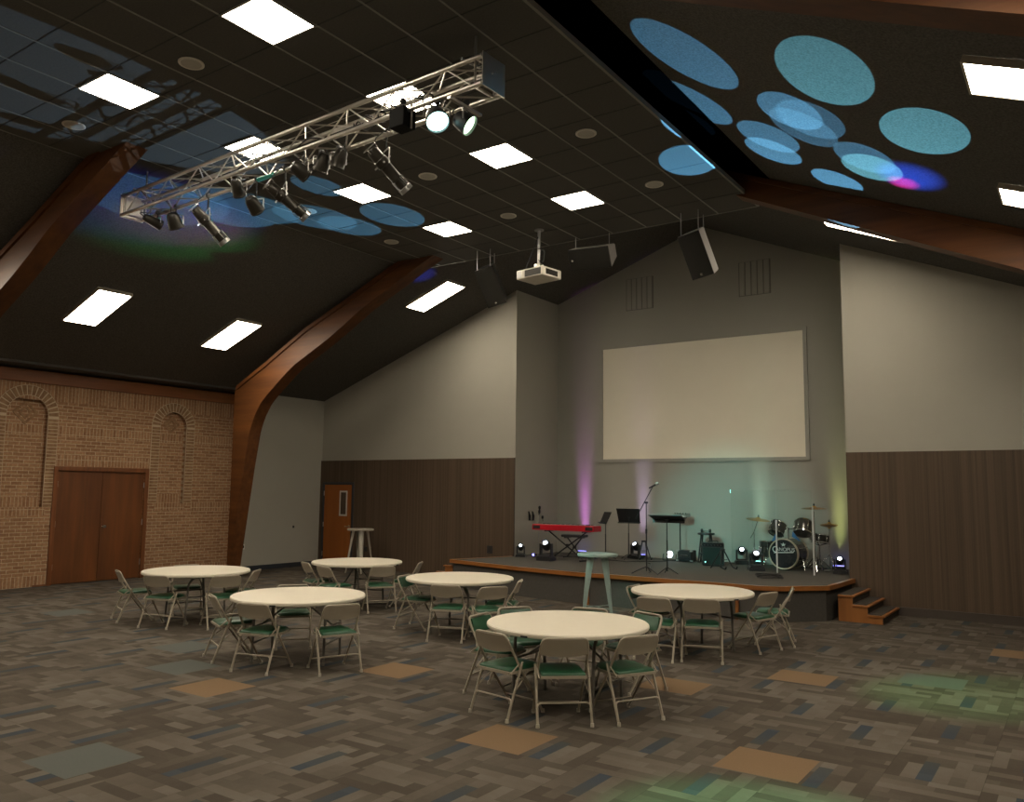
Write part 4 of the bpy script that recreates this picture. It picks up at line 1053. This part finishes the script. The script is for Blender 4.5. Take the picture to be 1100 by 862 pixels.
b = NB(); prism(b, [(-.16, .01), (.14, .01), (.12, .45), (-.13, .45)], -.21, .21, 'x'); bmesh.ops.bevel(b, geom=b.edges[:], offset=.012, segments=2, affect='EDGES'); obj('cabinet', b, 'black', r)
b = NB(); quad(b, (-.19, -.163, .04), (.19, -.163, .04), (.19, -.142, .36), (-.19, -.142, .36)); obj('grille_cloth', b, 'amp_cloth', r)
b = NB(); quad(b, (-.195, -.1385, .375), (.195, -.1385, .375), (.195, -.133, .44), (-.195, -.133, .44)); obj('control_panel', b, 'lens_dark', r)
b = NB()
for i in range(6): lathe(b, [(.011, 0), (.009, .014), (0, .015)], 8, T(-.16 + i * .062, -.137, .405) @ frame_to((0, -1, 0)), cap=False)
obj('knob', b, 'black', r); b = NB(); tube(b, bend([(-.09, 0, .45), (-.09, 0, .48), (.09, 0, .48), (.09, 0, .45)], .02), .009, 6); obj('handle', b, 'black', r, 50)
b = NB(); lathe(b, [(.012, 0), (0, .008)], 10, T(-.15, -.166, .08) @ frame_to((0, -1, 0)), cap=False); obj('pilot_light', b, 'led_glint_teal', r)
# cables on the deck
def cable(pts, label, rad=.008):
    b = NB(); tube(b, bend(pts, .25, 6), rad, 6); o = obj('floor_cable', b, 'cable', None, 50); tag(o, label, 'cable')
z = ZS + .006
cable([(-8.3, 15.55, z), (-7.9, 15.45, z), (-7.55, 15.75, z), (-7.35, 15.9, z), (-7.3, 16.0, z), (-7.25, 16.1, z)], 'black cable looping on the stage floor under the guitar stand')
cable([(-6.45, 13.6, z), (-6.9, 14.6, z), (-7.2, 15.3, z), (-7.4, 15.5, z)], 'black microphone cable trailing back from the boom stand')
cable([(-9.9, 15.5, z), (-9.5, 15.75, z), (-9.0, 16.0, z), (-8.6, 16.2, z)], 'black cable along the stage floor behind the keyboard bench')
rr = random.Random(5); pts = []
for i in range(64):
    a = i * .42; q = .13 + .035 * rr.random(); pts.append((q * 1.5 * math.cos(a), q * math.sin(a), .010 + .0012 * i + .006 * rr.random()))
b = NB(); tube(b, pts, .006, 6); o = obj('cable_coil', b, 'cable', None, 50); o.location = (-4.47, 14.05, ZS); tag(o, 'coil of black cable lying on the stage floor in front of the drums', 'cable')

# ------------------------------------------------------------------ drum kit
kd = Vector((-.10, -.99, 0)).normalized()
r = thing('bass_drum', 'smoky bass drum with a dark lettered front head and two mounted toms', 'drum', (-4.74, 15.88, ZS), math.atan2(kd.y, kd.x) + PI / 2)
RB = .285; zc = .30
Mx = T(0, 0, zc) @ frame_to((0, -1, 0))
b = NB(); lathe(b, [(RB - .012, -.42), (RB - .012, .04)], 48, Mx, cap=False); lathe(b, [(RB - .022, -.42), (RB - .022, .04)], 48, Mx, cap=False); obj('shell', b, 'drum_shell', r, 40)
for z0 in (.03, -.44):
    b = NB(); lathe(b, [(RB - .02, z0), (RB + .004, z0), (RB + .006, z0 + .03), (RB - .004, z0 + .042), (RB - .02, z0 + .036)], 48, Mx, cap=False); obj('hoop', b, 'hoop', r, 40)
b = NB(); lathe(b, [(RB - .012, .052), (0, .054)], 48, Mx, cap=False); hd = obj('front_head', b, 'drum_head', r, 40)
def text(s, size, m, parent, mat):
    cu = bpy.data.curves.new('lettering', 'FONT'); cu.body = s; cu.size = size; cu.align_x = 'CENTER'; cu.align_y = 'CENTER'; cu.extrude = .001
    o = bpy.data.objects.new('lettering', cu); COL.objects.link(o); dg = bpy.context.evaluated_depsgraph_get()
    me = bpy.data.meshes.new_from_object(o.evaluated_get(dg)); bpy.data.objects.remove(o); me.transform(mat); me.materials.append(M[m])
    q = bpy.data.objects.new('lettering', me); COL.objects.link(q); q.parent = parent; return q
FR = T(0, -.057, zc) @ Matrix.Rotation(PI / 2, 4, 'X')
text('C', .16, 'logo', hd, FR @ T(-.165, .072, 0)); text('ANOPUS', .094, 'logo', hd, FR @ T(.035, .080, 0))
b = NB(); prism(b, [(-.19, .005), (.185, .028), (.205, .055), (.18, .045), (-.18, .022)], -.059, -.056, 'y'); b.transform(T(0, 0, zc)); obj('underline', b, 'logo', hd)
b = NB()
for i in range(5):
    a = PI / 2 + i * 2 * PI / 5; prism(b, [(.055 * math.cos(a), .17 + .04 * math.sin(a)), (.02 * math.cos(a + .63), .17 + .018 * math.sin(a + .63)), (0, .17), (.02 * math.cos(a - .63), .17 + .018 * math.sin(a - .63))], -.059, -.056, 'y')
b.transform(T(0, 0, zc)); obj('emblem', b, 'logo', hd)
for i in range(8):
    a = i * PI / 4 + .39; b = NB(); tube(b, [Mx @ Vector(((RB + .01) * math.cos(a), (RB + .01) * math.sin(a), -.42)), Mx @ Vector(((RB + .01) * math.cos(a), (RB + .01) * math.sin(a), .05))], .006, 6); obj('tension_rod', b, 'chrome', r, 50)
for s in (-1, 1):
    b = NB(); tube(b, bend([(s * .26, .10, .26), (s * .34, .0, .22), (s * .42, -.10, .012)], .06), .011, 8); obj('spur', b, 'chrome', r, 50)
def shell(parent, name, c, axis, rad, dep, nl=6):
    Mx = T(*c) @ frame_to(axis); b = NB(); lathe(b, [(rad, -dep / 2), (rad, dep / 2)], 36, Mx, cap=False); o = obj(name, b, 'drum_shell', parent, 40)
    b = NB()
    for z in (-dep / 2, dep / 2): lathe(b, [(rad + .002, z - .012), (rad + .011, z - .01), (rad + .011, z + .01), (rad - .004, z + .014)], 36, Mx, cap=False)
    obj('hoop', b, 'chrome', o, 40)
    b = NB(); lathe(b, [(rad - .003, dep / 2 + .006), (0, dep / 2 + .007)], 36, Mx, cap=False); obj('batter_head', b, 'white_plastic', o, 40)
    b = NB(); lathe(b, [(rad - .003, -dep / 2 - .004), (0, -dep / 2 - .005)], 36, Mx, cap=False); obj('bottom_head', b, 'drum_head', o, 40)
    b = NB()
    for k in range(nl):
        a = k * 2 * PI / nl + .2; rbx(b, -.011, .011, -.008, .012, -.035, .035, .004, Mx @ RZ(a) @ T(rad + .01, 0, 0) @ RZ(-PI / 2)); tube(b, [Mx @ Vector(((rad + .012) * math.cos(a), (rad + .012) * math.sin(a), -dep / 2)), Mx @ Vector(((rad + .012) * math.cos(a), (rad + .012) * math.sin(a), dep / 2))], .004, 5)
    obj('lug', b, 'chrome', o, 50); return o
shell(r, 'rack_tom', (-.24, .26, .755), (.10, .50, .84), .145, .21)
shell(r, 'rack_tom', (.27, .24, .785), (-.08, .50, .84), .158, .23)
b = NB(); tube(b, [(0, .2, zc + RB - .02), (0, .2, .78)], .015, 8)
for s in (-1, 1): tube(b, [(0, .2, .76), (s * .10, .23, .76)], .011, 8)
obj('tom_mount', b, 'chrome', r, 50)
b = NB(); prism(b, [(-.28, .52), (-.15, .53), (-.20, .66)], .06, .075, 'y'); prism(b, [(.12, .62), (.28, .54), (.14, .72)], .06, .075, 'y'); obj('cooling_sheet', b, 'blue_gloss', r)
r = thing('floor_tom', 'smoky floor tom on three chrome legs left of the bass drum', 'drum', (-5.20, 16.38, ZS)); shell(r, 'shell', (0, 0, .34), (0, .05, 1), .165, .30, 8)
for k in range(3):
    a = k * 2 * PI / 3 + .4; b = NB(); tube(b, [(.18 * math.cos(a), .18 * math.sin(a), .40), (.18 * math.cos(a), .18 * math.sin(a), .10), (.20 * math.cos(a), .20 * math.sin(a), .0)], .008, 6); obj('leg', b, 'chrome', r, 50)
r = thing('snare_drum', 'snare drum on a chrome stand right of the bass drum', 'drum', (-4.24, 16.42, ZS)); shell(r, 'shell', (0, 0, .585), (.05, .12, 1), .172, .14, 8)
b = NB(); tube(b, [(0, 0, .12), (0, 0, .46)], .012, 8); tripod(b, .24, .20, 3, .9)
for k in range(3):
    a = k * 2 * PI / 3; tube(b, [(0, 0, .45), (.17 * math.cos(a), .17 * math.sin(a), .505)], .008, 6)
obj('stand', b, 'chrome', r, 50)
def cymbal_mesh(b, c, axis, rad):
    lathe(b, [(rad, 0), (rad * .6, .018), (rad * .2, .03), (rad * .17, .045), (.008, .058), (.008, .052), (rad * .17, .039), (rad * .2, .026), (rad * .6, .013), (rad * .995, -.003)], 40, T(*c) @ frame_to(axis), cap=False)
def cymbal_stand(x, y, h, top, axis, rad, label, boom=None, a0=.3):
    r = thing('cymbal_stand', label, 'cymbal', (x, y, ZS))
    b = NB(); tripod(b, .20, .28, 3, a0, .008)
    for k in range(3):
        a = a0 + k * 2 * PI / 3; tube(b, [(0, 0, .08), (.15 * math.cos(a), .15 * math.sin(a), .15)], .006, 6)
    obj('tripod_base', b, 'chrome', r, 50)
    b = NB(); tube(b, [(0, 0, .06), (0, 0, h * .65)], .012, 8); tube(b, [(0, 0, h * .6), (0, 0, h)], .008, 8)
    if boom: tube(b, [boom, (0, 0, h - .02), top], .007, 8)
    obj('pole', b, 'chrome', r, 50)
    b = NB(); cymbal_mesh(b, top, axis, rad); c = obj('cymbal', b, 'bronze', r, 40)
    b = NB(); tube(b, [Vector(top), Vector(top) + Vector(axis).normalized() * .10], .010, 8); tube(b, [Vector(top) + Vector(axis).normalized() * .05, Vector(top) + Vector(axis).normalized() * .085], .016, 8); obj('wing_nut', b, 'black', c, 50)
cymbal_stand(-5.51, 16.46, .68, (.10, -.04, .90), (.12, -.05, 1), .235, 'bronze crash cymbal on a boom stand at the left of the drum kit', (-.10, .08, .53))
cymbal_stand(-4.22, 16.02, 1.10, (0, 0, 1.15), (0, -.03, 1), .23, 'high bronze cymbal on a straight stand at the right of the drum kit', None, .9)
r = thing('hi_hat', 'pair of hi-hat cymbals on a chrome stand at the far right of the kit', 'cymbal', (-4.02, 16.28, ZS))
b = NB(); tripod(b, .25, .30, 3, 1.2, .008); tube(b, [(0, 0, .05), (0, 0, .95)], .009, 8); obj('stand', b, 'chrome', r, 50)
for z, ax in ((.85, (0, 0, 1)), (.835, (0, 0, -1))):
    b = NB(); cymbal_mesh(b, (0, 0, z), ax, .165); obj('cymbal', b, 'bronze', r, 40)
b = NB(); tube(b, [(0, 0, .87), (0, 0, .93)], .015, 8); obj('clutch', b, 'black', r)
b = NB(); prism(b, [(-.04, .02), (.04, .02), (.04, .035), (-.04, .035)], -.30, -.04, 'y'); obj('pedal', b, 'steel', r)
# acrylic drum shield
SH = [(-5.97, 16.42), (-5.40, 16.04), (-4.66, 15.14), (-4.03, 15.20)]
r = thing('drum_shield', 'clear acrylic drum shield of hinged panels around the drum kit', 'drum shield', (0, 0, ZS))
for (x0, y0), (x1, y1) in zip(SH, SH[1:]):
    a = math.atan2(y1 - y0, x1 - x0); L = math.hypot(x1 - x0, y1 - y0)
    b = NB(); rbx(b, .012, L - .012, -.003, .003, .003, 1.49, .001, T(x0, y0, 0) @ RZ(a), 1); obj('panel', b, 'acrylic', r)
for (x, y) in SH[1:]:
    b = NB(); tube(b, [(x, y, .0), (x, y, (.95 if x < -4.3 else 1.2) if x > -5 else 1.49)], .014 if x > -5 else .006, 8); obj('hinge_strip', b, 'hinge' if x > -5 else 'acrylic', r)
b = NB(); bx(b, -.003, .003, -.003, .003, 1.43, 1.492, T(*SH[0], 0)); obj('corner_glint', b, 'led_glint_teal', r)  # glowing sliver paints the green glint at the panel's top corner
# ------------------------------------------------------------------ coloured stage light
def spot(name, loc, tgt, ang, power, col, blend=.04, rad=.004):
    l = bpy.data.lights.new(name, 'SPOT'); l.energy = power; l.color = col; l.spot_size = 2 * ang; l.spot_blend = blend; l.shadow_soft_size = rad
    o = bpy.data.objects.new(name, l); COL.objects.link(o); o.location = loc
    o.rotation_euler = (Vector(tgt) - Vector(loc)).to_track_quat('-Z', 'Y').to_euler()
    return o
BLUE = (.16, .55, 1.0); CY = (.22, .75, 1.0)
DISC = 13000.
for key, tgt, ang, pw, col in (
    ('F', (-3.03, 7.38, 6.27), 2.37, 1.0, BLUE), ('D', (-1.75, 7.41, 5.73), 2.58, 1.0, CY), ('D', (-1.13, 8.58, 5.47), 2.65, 1.0, CY),
    ('D', (-2.38, 8.54, 5.99), 2.2, .9, BLUE), ('D', (-2.22, 8.72, 5.92), 2.4, .5, BLUE), ('F', (-2.36, 9.02, 5.98), 2.3, .5, BLUE),
    ('D', (-2.92, 9.55, 6.22), 2.57, .7, BLUE), ('D', (-3.03, 10.1, 6.27), 2.59, .9, BLUE), ('F', (-1.89, 9.74, 5.79), 2.4, .6, BLUE),
    ('D', (-1.88, 10.06, 5.79), 2.58, .9, CY), ('F', (-2.46, 10.92, 6.03), 2.5, 1., BLUE), ('D', (-4.11, 9.96, 6.33), 2.8, .8, BLUE),
    ('F', (-3.55, 8.72, 6.48), 2.5, .9, BLUE),
    ('B', (-8.91, 9.46, 6.33), 3.44, .30, BLUE), ('B', (-9.88, 9.47, 6.33), 3.2, .28, BLUE), ('B', (-10.02, 8.87, 6.33), 3.68, .30, BLUE), ('B', (-8.93, 7.89, 6.33), 1.94, .36, BLUE),
    ('B', (-10.6, 7.9, 6.33), 4.2, .36, BLUE), ('C', (-9.2, 4.5, 6.33), 6.0, .40, (.38, .62, .9)), ('C', (-11.1, 6.9, 6.2), 3.0, .5, BLUE)):
    spot('gobo_beam', HEADS[key], tgt, R(ang), DISC * pw, col)
# soft colour washes on the roof slopes
spot('wash_beam', HEADS['D'], (-1.50, 10.15, 5.63), R(3.2), 16000, (.02, .10, 1.0), 1.)
spot('wash_beam', HEADS['D'], (-1.62, 10.45, 5.66), R(1.6), 14000, (1.0, .02, .30), 1.)
spot('wash_beam', HEADS['C'], (-11.30, 6.9, 6.15), R(6.), 5000, (.03, .06, 1.0), 1.)
spot('wash_beam', HEADS['C'], (-11.50, 7.45, 6.09), R(4.), 3200, (1.0, .05, .25), 1.)
spot('wash_beam', HEADS['C'], (-11.75, 7.6, 5.98), R(5.), 2600, (.05, 1.0, .25), 1.)
spot('wash_beam', HEADS['C'], (-10.9, 12.35, 6.3), R(3.), 2600, (.05, .08, 1.0), 1.)
# teal and green lamps on the truss
spot('teal_wash', TW, (-6.15, 16.8, 1.0), R(11), 2100, (.22, .95, .88), 1., .03)
spot('teal_wash', TW, (-6.5, 12.2, .5), R(5), 700, (.18, 1.0, .82), .9, .05)
spot('green_wash', LG, (-.9, 9.6, 0), R(9), 1500, (.20, 1.0, .26), .7, .05)
spot('green_wash', LT, (-1.6, 4.95, 0), R(10), 2000, (.20, 1.0, .42), .7, .05)
# uplights washing the alcove wall
def up(k, col, pw, ang, dx=0., dy=.10): spot('uplight_beam', UPL[k], UPL[k] + Vector((dx, dy, 1.0)), R(ang), pw, col, .8, .11)
up('purple', (.85, .25, 1.0), 470, 8, 0, .125); up('lav', (.75, .55, 1.0), 360, 8, 0, .125)
up('lime', (.82, .92, .30), 260, 9, .02, .125); up('mint', (.70, 1.0, .75), 200, 8, 0, .125)

# ------------------------------------------------------------------ dim surroundings, camera, colour
w = bpy.data.worlds.new('world'); SC.world = w; w.use_nodes = True
bg = w.node_tree.nodes['Background']; bg.inputs[0].default_value = (.5, .45, .4, 1); bg.inputs[1].default_value = .0
cam = bpy.data.cameras.new('camera'); co = bpy.data.objects.new('camera', cam); COL.objects.link(co); SC.camera = co
yaw, pitch, roll, f = -0.6069, 0.108, 0.0112, 886.94
cy, sy = math.cos(yaw), math.sin(yaw)
f0 = Vector((sy, cy, 0)); r0 = Vector((cy, -sy, 0)); u0 = Vector((0, 0, 1))
fw = f0 * math.cos(pitch) + u0 * math.sin(pitch); uc = -f0 * math.sin(pitch) + u0 * math.cos(pitch)
rr_ = r0 * math.cos(roll) + uc * math.sin(roll); uu = -r0 * math.sin(roll) + uc * math.cos(roll)
co.matrix_world = Matrix(((rr_.x, uu.x, -fw.x, 0), (rr_.y, uu.y, -fw.y, 0), (rr_.z, uu.z, -fw.z, 1.975), (0, 0, 0, 1)))
cam.sensor_width = 36; cam.sensor_fit = 'HORIZONTAL'; cam.lens = f / 1100 * 36; cam.clip_start = .05; cam.clip_end = 100
vs = SC.view_settings; vs.view_transform = 'Standard'; vs.look = 'None'; vs.exposure = 0.; vs.gamma = 1; vs.use_curve_mapping = False
cy_ = SC.cycles; cy_.use_denoising = True; cy_.max_bounces = 8; cy_.diffuse_bounces = 4; cy_.glossy_bounces = 3; cy_.transparent_max_bounces = 12; cy_.sample_clamp_indirect = 8.; cy_.caustics_reflective = False; cy_.caustics_refractive = False
